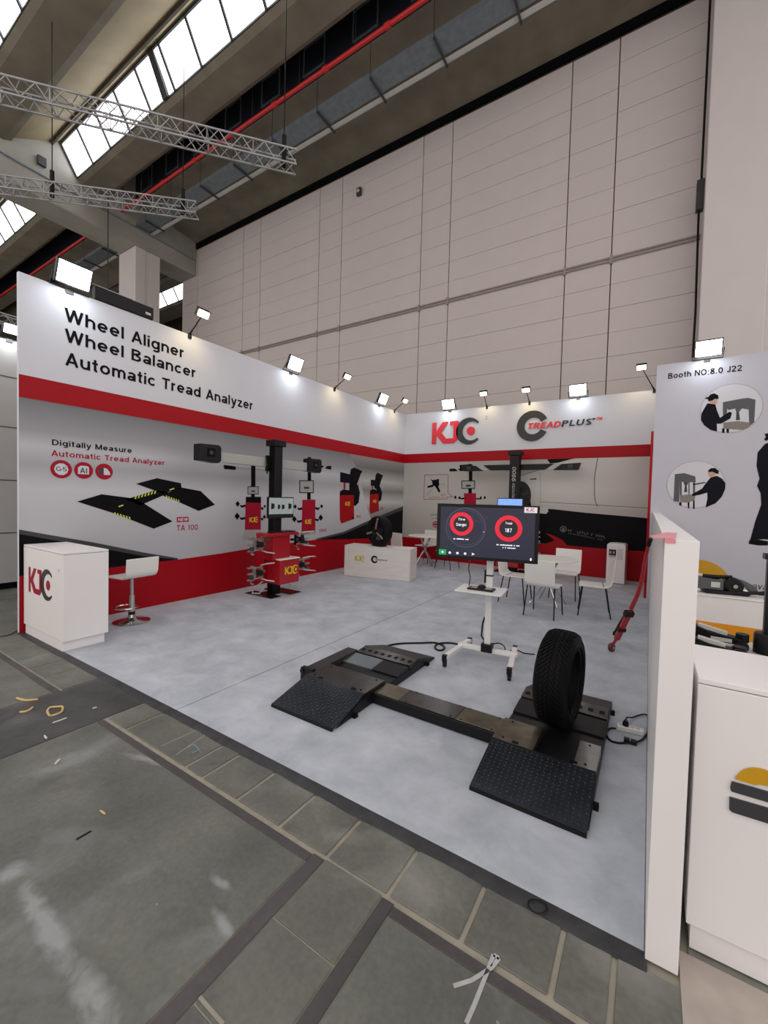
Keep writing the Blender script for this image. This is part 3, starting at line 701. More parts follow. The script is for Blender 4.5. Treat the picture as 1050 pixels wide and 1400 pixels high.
poly(LW, [(252, 258), (262, 254), (325, 263), (332, 272), (328, 285), (258, 280)], 3, 'printed_camera', BLACK, wall_left, K8, *O8)
poly(LW, [(330, 265), (525, 282), (525, 300), (330, 276)], 2.6, 'printed_beam', GREYP, wall_left, K8, *O8)
poly(LW, [(838, 248), (882, 262), (862, 276), (838, 276)], 3, 'printed_camera', BLACK, wall_left, K8, *O8)
poly(LW, [(900, 260), (926, 260), (926, 284), (886, 276)], 3, 'printed_camera', BLACK, wall_left, K8, *O8)
text_px(LW, '9902', (850 / K8 + 250, 655 / K8 + 580), (850 / K8 + 250, 673 / K8 + 580), (894 / K8 + 250, 670 / K8 + 580), 'printed_lettering', DRED, wall_left, 3, .012)
# two printed wheel balancers
KB, OB = 8.75, (440, 630)
B1 = dict(body=[(212, 405), (380, 402), (386, 695), (230, 752), (214, 700)], top=[(216, 365), (250, 345), (370, 352), (382, 408), (212, 412)], scr=[(218, 133), (332, 160), (332, 268), (218, 256)], stem=[(258, 258), (282, 262), (282, 345), (258, 345)], hood=[(345, 100), (385, 80), (485, 122), (455, 190), (432, 290), (455, 380), (440, 500), (400, 540), (370, 535), (372, 400), (325, 340), (332, 170)], hi=[(468, 150), (476, 152), (440, 270), (424, 290), (418, 280)], logo=(278, 535, .085), foot=[(360, 660), (388, 690), (360, 705)])
B2 = dict(body=[(572, 395), (676, 388), (682, 598), (582, 636), (568, 600)], top=[(580, 350), (620, 340), (668, 352), (678, 395), (572, 400)], scr=[(584, 224), (638, 232), (638, 304), (584, 298)], stem=[(596, 300), (612, 302), (612, 350), (596, 350)], hood=[(645, 165), (665, 142), (732, 175), (706, 240), (690, 300), (720, 380), (710, 470), (680, 490), (668, 400), (625, 340), (632, 240)], hi=[(610, 310), (660, 350), (655, 358), (612, 330)], logo=(612, 500, .07), foot=[(664, 580), (684, 598), (660, 606)])
for B in (B1, B2):
    for nm, key, mm, ly in (('printed_hood', 'hood', BLACK, 2.8), ('printed_cabinet', 'body', RED, 3.2), ('printed_tool_tray', 'top', BLACK, 3.6), ('printed_screen', 'scr', NAVY, 3.2), ('printed_stem', 'stem', DRED, 3.2), ('printed_highlight', 'hi', GREYP, 3.6), ('printed_foot', 'foot', BLACK, 3.5)):
        poly(LW, B[key], ly, nm, mm, wall_left, KB, *OB)
    c = LW.px(B['logo'][0] / KB + 440, B['logo'][1] / KB + 630); kj_logo(LW.M @ Matrix.Translation((c[0], c[1], 0)), B['logo'][2], wall_left, YEL, YEL, YEL, 4.2, pre='printed_logo')
for b0, b1 in (((413, 684), (462, 680)), ((697, 585), (735, 580))):
    text_px(LW, '810' if b0[0] == 413 else '820', ((b0[0]) / KB + 440, (b0[1] - 32) / KB + 630), (b0[0] / KB + 440, b0[1] / KB + 630), (b1[0] / KB + 440, b1[1] / KB + 630), 'printed_lettering', DRED, wall_left, 3, .01)

# ================================================================== PRINTS ON THE BACK WALL
WX = 5.955
SILVB = band_mat('print_silver_back', 2, .6, 2.637, [(0.0, rgb(176, 174, 170)), (.5, rgb(186, 183, 179)), (1.0, rgb(166, 164, 162))])
CARW = band_mat('print_car_white', 2, 1.2, 2.637, [(0.0, rgb(170, 168, 164)), (.1, rgb(186, 183, 178)), (.5, rgb(200, 198, 194)), (1.0, rgb(190, 188, 186))], .35)
MB().flat([(0, Z2), (WX, Z2), (WX, Z1), (0, Z1)], .0036, BW.M).build('red_band', RED, wall_back)
MB().flat([(0, 0), (WX, 0), (WX, Z2), (0, Z2)], .0012, BW.M).build('silver_print', SILVB, wall_back)
zb_ = lambda x, y: BW.px(x, y)
sk = [zb_(553, 734), zb_(600, 738), zb_(660, 741), zb_(736, 743), zb_(780, 745), zb_(829, 750), zb_(894, 754)]
MB().flat([(0, 0), (WX, 0), (WX, sk[-1][1])] + sk[-2:0:-1] + [(0, sk[0][1])], .003, BW.M).build('red_skirt', RED, wall_back)
KC, OC = 5.0, (690, 540)
poly(BW, [(100, 556), (200, 524), (290, 494), (380, 458), (470, 436), (540, 426), (1024, 412), (1014, 798), (620, 770), (240, 746), (178, 752), (172, 690), (150, 622), (120, 592), (92, 584)], 2, 'printed_car_body', CARW, wall_back, KC, *OC)
poly(BW, [(92, 590), (120, 594), (150, 622), (172, 690), (180, 760), (92, 760)], 2.2, 'printed_wheel_arch', BLACK, wall_back, KC, *OC)
c = zb_(690 + 105 / 5, 540 + 690 / 5); MB().flat(ngon(c[0], c[1], .26, .36), .003, BW.M).build('printed_tyre', mat('print_tyre', rgb(30, 30, 32), .5, var=.1), wall_back)
sp = MB()
for i in range(5):
    t = math.radians(90 + 72 * i); sp.flat([(c[0] + .2 * math.cos(t - .12), c[1] + .28 * math.sin(t - .12)), (c[0] + .2 * math.cos(t + .12), c[1] + .28 * math.sin(t + .12)), (c[0] + .03, c[1] + .03), (c[0] - .03, c[1] - .03)], .0038, BW.M)
sp.build('printed_spokes', DGREY, wall_back)
poly(BW, [(290, 440), (500, 430), (450, 440), (370, 462), (310, 468)], 2.4, 'printed_windscreen', BLACK, wall_back, KC, *OC)
poly(BW, [(330, 515), (385, 494), (415, 470), (515, 464), (500, 514)], 2.6, 'printed_mirror', BLACK, wall_back, KC, *OC)
poly(BW, [(435, 478), (482, 476), (478, 505), (432, 506)], 3, 'printed_lens', NAVY, wall_back, KC, *OC)
poly(BW, [(173, 574), (218, 568), (216, 578), (175, 580)], 2.6, 'printed_badge', DGREY, wall_back, KC, *OC)
ln = MB()
def stroke(mb, face, P, w, layer, k=1, ox=0, oy=0):
    Q = face.pts(P, k, ox, oy)
    for (a, b) in zip(Q, Q[1:]):
        d = Vector((b[0] - a[0], b[1] - a[1])); d.normalize(); n = Vector((-d.y, d.x)) * w / 2
        mb.flat([(a[0] - n.x, a[1] - n.y), (b[0] - n.x, b[1] - n.y), (b[0] + n.x, b[1] + n.y), (a[0] + n.x, a[1] + n.y)], .0012 * layer, face.M)
stroke(ln, BW, [(636, 428), (624, 500), (614, 560), (614, 690), (620, 730), (634, 762)], .014, 3, KC, *OC)
stroke(ln, BW, [(243, 520), (246, 740)], .006, 3, KC, *OC)
stroke(ln, BW, [(240, 730), (620, 752), (1014, 775)], .010, 3, KC, *OC)
stroke(ln, BW, [(100, 556), (200, 524), (290, 494)], .010, 3, KC, *OC)
ln.build('printed_panel_gaps', DGREY, wall_back)
KD, OD = 4.375, (660, 660)
poly(BW, [(60, 350), (60, 150), (290, 150), (420, 158), (620, 180), (1012, 214), (1008, 412), (740, 396), (540, 378), (440, 366), (320, 362)], 2.6, 'printed_car_underside', BLACK, wall_back, KD, *OD)
poly(BW, [(375, 300), (430, 318), (480, 345), (510, 380), (330, 380), (430, 345)], 3.2, 'red_arc', RED, wall_back, KD, *OD)
poly(BW, [(330, 148), (390, 150), (392, 172), (380, 186), (332, 182)], 3.4, 'printed_plate', LGREY, wall_back, KD, *OD)
# emblem with two lines of small illegible lettering
EM = mat('print_emblem', rgb(96, 96, 98), .5, var=.05)
c = zb_(750 + 212 / 10.5, 700 + 245 / 10.5); em = MB(); ringfaces(em, c[0], c[1], .072, .056, .0042, BW.M)
em.flat([(c[0] - .035, c[1] + .03), (c[0] + .035, c[1] + .03), (c[0] + .02, c[1] + .012), (c[0] - .02, c[1] + .012)], .0042, BW.M).flat([(c[0] - .03, c[1] - .045), (c[0] + .03, c[1] - .045), (c[0] + .035, c[1]), (c[0] - .035, c[1])], .0042, BW.M)
em.build('printed_emblem', EM, wall_back)
gk = MB(); rr = random.Random(3)
def greek(mb, face, a, b, h, n, layer):
    a = Vector(face.px(*a)); b = Vector(face.px(*b)); d = (b - a) / n
    for i in range(n):
        if rr.random() < .1: continue
        p = a + d * i; hh = h * rr.uniform(.75, 1)
        x0, x1 = p.x + d.x * .05, p.x + d.x * .85
        mb.flat([(x0, p.y), (x0 + .25 * d.x, p.y), (x0 + .25 * d.x, p.y + hh), (x0, p.y + hh)], .0012 * layer, face.M)
        q = p.y + hh * rr.choice((0, .38, .75)); mb.flat([(x0, q), (x1, q), (x1, q + hh * .22), (x0, q + hh * .22)], .0012 * layer, face.M)
greek(gk, BW, (776.5, 727), (828, 736.5), .07, 16, 3.6)
greek(gk, BW, (777, 729.8), (827, 740), .03, 20, 3.6)
tag(gk.build('printed_small_lettering', EM, wall_back), kind='stuff')
# speech bubble with wheel clamp and the printed aligner
KE, OE = 8.75, (570, 630)
bb = MB(); stroke(bb, BW, [(92, 170), (375, 165), (372, 385), (430, 432), (362, 432), (360, 458), (84, 462), (92, 170)], .012, 3, KE, *OE); bb.build('bubble_outline', DRED, wall_back)
for P in ([(180, 232), (262, 222), (268, 300), (190, 300)], [(240, 215), (268, 222), (262, 250), (246, 250)], [(160, 215), (190, 235), (185, 255)], [(125, 302), (190, 285), (200, 310), (130, 325)], [(210, 295), (250, 290), (282, 365), (262, 382), (240, 340)]):
    poly(BW, P, 3, 'printed_clamp', BLACK, wall_back, KE, *OE)
for P in ([(270, 270), (335, 265), (318, 312), (305, 292), (272, 292)], [(195, 322), (205, 330), (130, 425), (112, 400)]): poly(BW, P, 2.8, 'printed_clamp_claw', GREYP, wall_back, KE, *OE)
gk = MB(); greek(gk, BW, (570 + 145 / KE, 630 + 446 / KE), (570 + 342 / KE, 630 + 442 / KE), .028, 16, 3); tag(gk.build('printed_small_lettering', DRED, wall_back), kind='stuff')
gk = MB(); greek(gk, BW, (570 + 275 / KE, 630 + 418 / KE), (570 + 348 / KE, 630 + 414 / KE), .035, 5, 3); greek(gk, BW, (570 + 165 / KE, 630 + 652 / KE), (570 + 330 / KE, 630 + 652 / KE), .05, 9, 3); greek(gk, BW, (570 + 180 / KE, 630 + 697 / KE), (570 + 330 / KE, 630 + 697 / KE), .05, 8, 3); tag(gk.build('printed_small_lettering', DGREY, wall_back), kind='stuff')
c = zb_(570 + 222 / KE, 630 + 760 / KE); i_ = MB(); ringfaces(i_, c[0], c[1], .085, .06, .0036, BW.M); i_.build('round_icon', DRED, wall_back); MB().flat(ngon(c[0], c[1], .055, .03, 12), .0036, BW.M).build('icon_symbol', DRED, wall_back)
printed_aligner(BW, wall_back, KE, *OE, [(622, 100, 664, 240), (616, 335, 658, 392)], (534, 236, 696, 336), None, [(564, 388), (708, 388), (708, 700), (564, 700)], None, [(460, 436, 17), (812, 440, 16), (512, 440, 14), (764, 440, 14)], None)
poly(BW, [(510, 50), (600, 44), (640, 36), (665, 46), (690, 98), (775, 112), (680, 122), (520, 122), (490, 100), (515, 95)], 3.4, 'printed_camera', BLACK, wall_back, KE, *OE)
poly(BW, [(388, 96), (455, 92), (492, 125), (392, 128)], 3.4, 'printed_camera', BLACK, wall_back, KE, *OE)
poly(BW, [(545, 62), (600, 62), (600, 105), (545, 105)], 3.8, 'printed_lens', NAVY, wall_back, KE, *OE)

# raised company signs on the back wall
LOGR = mat('sign_red', rgb(222, 28, 44), .4, var=.02); LOGK = mat('sign_black', rgb(34, 34, 36), .4, var=.05)
a = zb_(591, 607.3); b = zb_(591, 578.5)
sg = thing('logo_sign', 'raised red and black KJC letters with a red dot on the white back wall', 'sign', (a[0], -.004, a[1]))
kj_logo(frame((0, 0, 0), (1, 0, 0), (0, 0, 1)), b[1] - a[1], sg, LOGR, LOGK, LOGR, 0, .03)
q = zb_(664, 571); text('+', 'mark_lettering', DGREY, sg, frame((0, 0, 0), (1, 0, 0), (0, 0, 1)), q[0] - a[0], q[1] - a[1], .05, .06, 1)
MB().box(q[0] - a[0], q[0] - a[0] + .05, -.006, -.002, q[1] - a[1] - .03, q[1] - a[1] - .02).build('mark_lettering', DGREY, sg)
c = zb_(690 + 190 / 5, 540 + 212 / 5)
sg2 = thing('tyre_sign', 'raised TREADPLUS sign with a black tyre ring on the white back wall', 'sign', (c[0], -.004, c[1]))
FB = frame((0, 0, 0), (1, 0, 0), (0, 0, 1))
top = zb_(690 + 190 / 5, 540 + 112 / 5)[1] - c[1]; left = c[0] - zb_(690 + 82 / 5, 540 + 215 / 5)[0]; R = (top + left) / 2
t = MB(); P = []
for i in range(41):
    an = math.radians(26) + math.radians(308) * i / 40; P.append((R * math.cos(an), R * math.sin(an)))
for i in range(41):
    an = math.radians(334) - math.radians(308) * i / 40; P.append((R * .56 * math.cos(an) + R * .05, R * .56 * math.sin(an)))
t.prism(P, 0, .03, FB); t.build('tyre_ring', LOGK, sg2)
# the ring's opening carries the lettering
def sub(s, x0, y0, x1, y1, cap, m, nm):
    p = zb_(690 + x0 / 5, 540 + y0 / 5); q = zb_(690 + x1 / 5, 540 + y1 / 5)
    return text(s, nm, m, sg2, FB, p[0] - c[0], p[1] - c[1], q[0] - p[0], cap, 26, .03, .25, .004)
cap = zb_(690 + 165 / 5, 540 + 195 / 5)[1] - zb_(690 + 165 / 5, 540 + 236 / 5)[1]
sub('TREAD', 155, 235, 380, 222, cap * .95, LOGR, 'sign_lettering'); sub('PLUS', 388, 218, 590, 206, cap * .95, LOGK, 'sign_lettering')
sub('+', 590, 178, 622, 174, cap * .5, LOGK, 'sign_lettering'); sub('TM', 625, 174, 664, 172, cap * .45, LOGR, 'sign_lettering')

# ================================================================== PRINTS ON THE NEIGHBOUR'S WALL
n_ = NW.px; KF = 7.0
text_px(NW, 'Booth NO:8.0 J22', (913.5, 510.5), (913.5, 518), (1014, 506), 'printed_lettering', BLACK, wall_neighbour, 3, .018)
PRW = mat('print_vignette', rgb(204, 204, 212), .5, var=.01)
def vignette(P, cxy, rx, ry):
    c = n_(*cxy); a = n_(cxy[0] + rx, cxy[1]); b = n_(cxy[0], cxy[1] - ry)
    r1 = a[0] - c[0]; r2 = b[1] - c[1]; rr_ = (r1 + r2) / 2
    MB().flat(ngon(c[0], c[1], rr_ * .985), .0024, NW.M).build('vignette_ground', PRW, wall_neighbour)
    d = MB()
    for i in range(72):
        t = 2 * math.pi * i / 72; d.flat(ngon(c[0] + rr_ * math.cos(t), c[1] + rr_ * math.sin(t), .006, n=6), .003, NW.M)
    d.build('vignette_dots', EM, wall_neighbour)
    for nm, mm, ly, pts in P: poly(NW, pts, ly, nm, mm, wall_neighbour, KF, *O_)
GM = mat('print_machine_grey', rgb(76, 77, 82), .5, var=.08); GM2 = mat('print_machine_taupe', rgb(124, 118, 112), .5, var=.08)
O_ = (900, 490)
vignette([('printed_person_clothes', NAVY, 3.6, [(470, 430), (545, 440), (562, 500), (590, 570), (680, 510), (705, 520), (690, 575), (600, 625), (560, 625), (562, 700), (500, 685), (440, 640), (408, 590), (412, 530), (440, 480)]),
          ('printed_person_face', SKIN, 3.4, [(500, 395), (555, 372), (568, 415), (548, 442), (490, 425)]), ('printed_person_hair', BLACK, 3.8, [(452, 375), (475, 372), (500, 345), (535, 335), (572, 352), (578, 385), (562, 392), (545, 385), (520, 402), (480, 412), (476, 392), (455, 388)]),
          ('printed_press_frame', GM, 3, [(618, 420), (800, 385), (860, 378), (930, 395), (918, 612), (870, 648), (862, 452), (660, 480), (650, 600), (618, 590)]), ('printed_press_head', GM, 3.2, [(660, 478), (862, 452), (862, 490), (800, 478), (775, 510), (745, 512), (735, 480), (668, 495)]), ('printed_press_ram', DGREY, 3.2, [(748, 510), (772, 510), (782, 590), (742, 592)]),
          ('printed_press_bed', GM2, 3.4, [(620, 615), (760, 600), (878, 615), (870, 660), (810, 685), (622, 672)]), ('printed_press_leg', BLACK, 3, [(610, 670), (634, 672), (634, 712), (610, 712)]), ('printed_press_leg', BLACK, 3, [(652, 672), (676, 674), (676, 712), (652, 712)])], (999, 558.5), 43, 34)
O_ = (900, 610)
vignette([('printed_person_clothes', NAVY, 3.6, [(500, 300), (560, 284), (610, 310), (642, 355), (640, 410), (610, 480), (550, 545), (452, 588), (470, 500), (468, 445), (400, 465), (330, 478), (318, 462), (420, 405), (450, 360)]),
          ('printed_person_face', SKIN, 3.4, [(474, 245), (520, 240), (548, 262), (540, 285), (495, 298), (478, 275)]), ('printed_person_hair', BLACK, 3.8, [(478, 232), (500, 212), (545, 208), (562, 225), (588, 240), (570, 245), (584, 262), (560, 265), (520, 245), (480, 248)]),
          ('printed_press_frame', GM, 3, [(158, 268), (250, 258), (355, 290), (358, 345), (240, 345), (205, 330), (200, 535), (145, 525)]), ('printed_press_post', GM, 3, [(332, 340), (352, 345), (352, 480), (332, 480)]), ('printed_press_post', GM, 3, [(205, 330), (225, 335), (225, 470), (205, 470)]), ('printed_press_post', GM, 3, [(288, 340), (300, 342), (300, 470), (288, 470)]), ('printed_press_ram', DGREY, 3.1, [(240, 345), (290, 345), (272, 380), (278, 440), (246, 440), (254, 380)]),
          ('printed_press_bed', GM2, 3.4, [(205, 472), (300, 460), (356, 472), (346, 520), (270, 540), (208, 535)]), ('printed_press_leg', BLACK, 3, [(200, 535), (222, 538), (222, 572), (200, 565)]), ('printed_press_leg', BLACK, 3, [(282, 535), (298, 532), (298, 596), (282, 592)]), ('printed_press_leg', BLACK, 3, [(332, 522), (348, 518), (348, 600), (332, 600)]), ('printed_lever', BLACK, 3.2, [(330, 362), (450, 342), (450, 352), (332, 374)])], (950, 662.5), 40.5, 32.5)
O_ = (900, 490)
# tall printed figure at the frame's right edge
for nm, mm, ly, pts in (('printed_person_hair', BLACK, 3.2, [(1015, 722), (1050, 716), (1100, 722), (1100, 800), (1060, 775), (1030, 790), (1012, 775), (1030, 752)]), ('printed_person_face', SKIN, 3, [(1060, 760), (1130, 750), (1140, 830), (1060, 830)]),
                        ('printed_person_clothes', NAVY, 3.6, [(1020, 820), (1060, 805), (1160, 815), (1230, 870), (1250, 1050), (1230, 1250), (1200, 1300), (1190, 1500), (1210, 1750), (1010, 1730), (878, 1740), (930, 1550), (985, 1400), (978, 1290), (945, 1220), (968, 1150), (940, 1030), (950, 900)]),
                        ('printed_person_shoes', BLACK, 3.2, [(870, 1740), (960, 1735), (1050, 1750), (1050, 1790), (960, 1790), (865, 1775)])):
    poly(NW, pts, ly, nm, mm, wall_neighbour, KF, *O_)
c = n_(955, 800); r_ = n_(955, 765)[1] - c[1]; MB().flat(ngon(c[0], c[1], r_), .003, NW.M).build('printed_yellow_disc', OCHRE, wall_neighbour)
text_px(NW, 'nova', (1021, 795.5), (1021, 804), (1048, 805.5), 'printed_lettering', GM, wall_neighbour, 3.4, .012, .15)
# ================================================================== BOOTH LAMPS
def light(name, kind, parent, loc, direction, energy, color, size=.2, spot=None):
    l = bpy.data.lights.new(name, kind); l.energy = energy; l.color = color
    if kind == 'AREA': l.size = size
    if kind == 'SPOT': l.spot_size = math.radians(spot); l.spot_blend = .9; l.shadow_soft_size = size
    if kind == 'POINT': l.shadow_soft_size = size
    o = bpy.data.objects.new(name, l); COL.objects.link(o); o.parent = parent; o.location = loc
    o.rotation_euler = Vector(direction).to_track_quat('-Z', 'Y').to_euler()
    return o
def flood(loc, rz, label, k=1.0):
    """LED floodlight clamped to a wall's top edge; local +y points away from the wall"""
    t = thing('floodlight', label, 'floodlight', loc, rz, 'white floodlights along the wall tops')
    R = Matrix.Translation((0, .13, .135)) @ Matrix.Rotation(math.radians(-24), 4, 'X')
    MB().box(-.18 * k, .18 * k, -.05, -.005, -.13 * k, .13 * k, R).build('housing', DGREY, t, bevel=.006)
    fr = MB()
    for a in ((-.18, .18, .115, .13), (-.18, .18, -.13, -.115), (-.18, -.165, -.13, .13), (.165, .18, -.13, .13)): fr.box(a[0] * k, a[1] * k, -.005, .008, a[2] * k, a[3] * k, R)
    fr.build('rim', DGREY, t)
    MB().box(-.165 * k, .165 * k, -.006, .002, -.115 * k, .115 * k, R).build('lens', FLOODL, t)
    fin = MB()
    for i in range(7): x = (-.15 + .05 * i) * k; fin.box(x - .004, x + .004, -.075, -.05, -.11 * k, .11 * k, R)
    fin.build('cooling_fins', DGREY, t)
    MB().tube([(-.2 * k, .11, .12), (-.2 * k, .0, .0), (.2 * k, .0, .0), (.2 * k, .11, .12)], .009, 6).build('bracket', DGREY, t)
    MB().box(-.04, .04, -.055, .012, -.05, .006).build('clamp', DGREY, t)
    light('flood_beam', 'AREA', t, (0, .17, .05), (0, -.22, -1), FLOOD_W, (.86, .94, 1.0), .16)
    return t
RL, RB = -math.pi / 2, math.pi
for y, lab in ((-8.07, 'large bright floodlight at the left end of the left wall top'), (-4.46, 'floodlight in the middle of the left wall top'), (-1.37, 'floodlight on the left wall top nearest the corner')):
    flood((0.001, y, 4.0), RL, lab)
for x, lab in ((1.36, 'floodlight above the KJC letters on the back wall'), (4.47, 'floodlight on the back wall top right of the tyre ring sign')):
    flood((x, -.001, 4.0), RB, lab)
p = on(968, 486, 1, -1.8); flood((p.x, -1.701, 4.02), RB, 'floodlight above the booth number on the neighbouring wall')
p = on(14, 482, 0, -2.75); flood((-2.799, p.y, 4.0), RL, 'floodlight on the grey wall at the far left edge', .6)

def armspot(loc, rz, head, label):
    """small warm spot on a thin arm; local +y points away from the wall, head given in local coordinates"""
    t = thing('arm_spotlight', label, 'spotlight', loc, rz, 'warm arm spotlights along the wall tops')
    h = Vector(head)
    MB().box(-.025, .025, -.055, .02, -.06, .012).build('clamp', BLK, t)
    MB().tube([(0, 0, 0), h * .25, h * .94], [.018, .010, .008], 8).build('arm', BLK, t, smooth=True)
    RH = Matrix.Translation(h) @ Matrix.Rotation(math.radians(-35), 4, 'X')
    MB().box(-.09, .09, -.055, -.012, -.055, .06, RH).box(-.09, .09, -.055, .04, .05, .06, RH).build('lamp_head', BLK, t)
    MB().box(-.08, .08, -.012, .028, -.05, .045, RH).build('lens', SPOTL, t, bevel=.012)
    light('spot_beam', 'SPOT', t, h + Vector((0, -.03, -.06)), (0, -.62, -1), SPOT_W, (1.0, .80, .42), .05, 120)
    return t
def rot(v, rz): c, s = math.cos(-rz), math.sin(-rz); return (v[0] * c - v[1] * s, v[0] * s + v[1] * c, v[2])
for (hx, hy), (bx, by), lab in (((278, 429), (259, 455), 'warm arm spotlight above the word Aligner'), ((475, 515), (457, 530), 'warm arm spotlight between the two small floodlights of the left wall'), ((554, 548), (539, 561), 'warm arm spotlight just left of the wall corner')):
    B = on(bx, by, 0, 0.0); H = on(hx, hy, 0, .38); B = Vector((0.001, B.y, 4.0))
    armspot(B, RL, rot(H - B, RL), lab)
for (hx, hy), bx, lab in (((661, 538), 666, 'warm arm spotlight between the two back wall signs'), ((719, 533), 724, 'warm arm spotlight above the tyre ring sign')):
    B = on(bx, 552, 1, 0.0); H = on(hx, hy, 1, -.35); B = Vector((B.x, -.001, 4.0))
    armspot(B, RB, rot(H - B, RB), lab)
B = Vector((5.96, -.0, 4.0)); H = on(877, 502, 1, -.45)
B = Vector((5.90, -.001, 4.0)); armspot(B, RB, rot(H - B, RB), 'warm arm spotlight left of the neighbouring booth wall')
# black speaker-like box behind the left wall's top
p = on(140, 404, 0, -.12)
t = thing('ballast_box', 'black lamp box lying on top of the left wall', 'lamp box', (-.028, p.y + .22, 4.0), 0)
MB().box(-.05, .05, -.36, .36, .005, .17).build('body', BLK, t, bevel=.01)
MB().box(-.02, .02, -.30, -.2, -.05, .006).box(-.02, .02, .2, .3, -.05, .006).build('clamp', BLK, t)
MB().tube([(0, -.42, .19), (0, .1, .19)], .008, 6).build('handle', STEEL, t)
MB().box(.049, .053, .25, .32, .05, .08).build('label_plate', LGREY, t)

# ================================================================== RECEPTION COUNTER AND STOOL
t = thing('reception_counter', 'white box counter with the KJC logo at the left front corner', 'counter', (.53, -8.305, 0))
MB().box(-.51, .53, -.205, .205, .105, .975).build('body', PANELW, t, bevel=.003)
MB().box(-.49, .49, -.195, .185, 0, .10).build('plinth', PANELW, t, bevel=.002)
MB().box(-.51, .53, -.205, .205, .979, 1.0).build('top_board', PANELW, t, bevel=.003)
CF_ = Face(frame((0, -8.5105, 0), (1, 0, 0), (0, 0, 1)), 1, -8.5105)
a = CF_.px(39.3, 808.5); b = CF_.px(39.3, 774)
kj_logo(frame((a[0] - .53, -.2055, a[1]), (1, 0, 0), (0, 0, 1)), (b[1] - a[1]) * .98, t, DRED, LOGK, DRED, 1.5)
text('R', 'mark_lettering', DGREY, t, frame((CF_.px(80, 781)[0] - .53, -.2055, CF_.px(80, 782)[1]), (1, 0, 0), (0, 0, 1)), 0, 0, .02, .025, 1.5)

def shell(prof, w, th, n=7, taper=0.0):
    """bent sheet: profile in (y, z), extruded over width w with thickness th"""
    k = len(prof); mb = MB(); nor = []
    for i in range(k):
        a = Vector(prof[max(0, i - 1)]); b = Vector(prof[min(k - 1, i + 1)]); d = (b - a).normalized(); nor.append(Vector((-d.y, d.x)))
    for j, x in enumerate((-w / 2, w / 2)):
        for i in range(k):
            f = 1 - taper * i / (k - 1); p = prof[i]; q = Vector(p) + nor[i] * th
            mb.v += [(x * f, p[0], p[1]), (x * f, q.x, q.y)]
    o = 2 * k
    for i in range(k - 1):
        a = 2 * i; mb.f += [(a, a + 2, o + a + 2, o + a), (a + 1, o + a + 1, o + a + 3, a + 3), (a, a + 1, a + 3, a + 2), (o + a, o + a + 2, o + a + 3, o + a + 1)]
    mb.f += [(0, o, o + 1, 1), (2 * k - 2, 2 * k - 1, o + 2 * k - 1, o + 2 * k - 2)]
    return mb
def arc(c, r, a0, a1, n): return [(c[0] + r * math.cos(math.radians(a0 + (a1 - a0) * i / n)), c[1] + r * math.sin(math.radians(a0 + (a1 - a0) * i / n))) for i in range(n + 1)]
sp_ = on(180, 850, 2, 0)
t = thing('bar_stool', 'white bar stool with chrome column and round base beside the counter', 'stool', (sp_.x, sp_.y, 0), math.radians(90 + 5))
SH = .585
prof = [(.21, SH - .015)] + [(.19, SH + .0)] + [(-.10, SH + .005)] + arc((-.12, SH + .085), .08, -90, -172, 6) + [(-.212, SH + .235)]
prof = [(y, z) for y, z in prof]
shell(prof[::-1], .40, -.022).build('seat_shell', WPLAS, t, smooth=True, bevel=.008)
MB().lathe([(0, 0), (.205, 0), (.207, .012), (.19, .02), (.08, .04), (.045, .06), (.036, .10), (0, .10)], Matrix.Identity(4), 40).build('base', CHROME, t, smooth=True)
MB().cyl((0, 0, .06), (0, 0, .34), .032, 20).build('column', CHROME, t, smooth=True)
MB().cyl((0, 0, .34), (0, 0, SH - .02), .022, 20).build('gas_lift', CHROME, t, smooth=True)
MB().cyl((0, 0, .095), (0, 0, .13), .038, 20).build('collar', BLK, t, smooth=True)
ring = [(.13 * math.cos(2 * math.pi * i / 28), .11 + .13 * math.sin(2 * math.pi * i / 28), .17) for i in range(28)]
MB().tube(ring, .011, 8, True).tube([(0, 0, .17), (0, -.02, .17)], .012, 8).build('footrest', CHROME, t, smooth=True)
MB().box(-.09, .09, -.09, .09, SH - .03, SH - .012).build('seat_plate', BLK, t)
MB().tube([(.03, 0, SH - .03), (.16, .03, SH - .045)], .006, 6).build('lever', BLK, t)

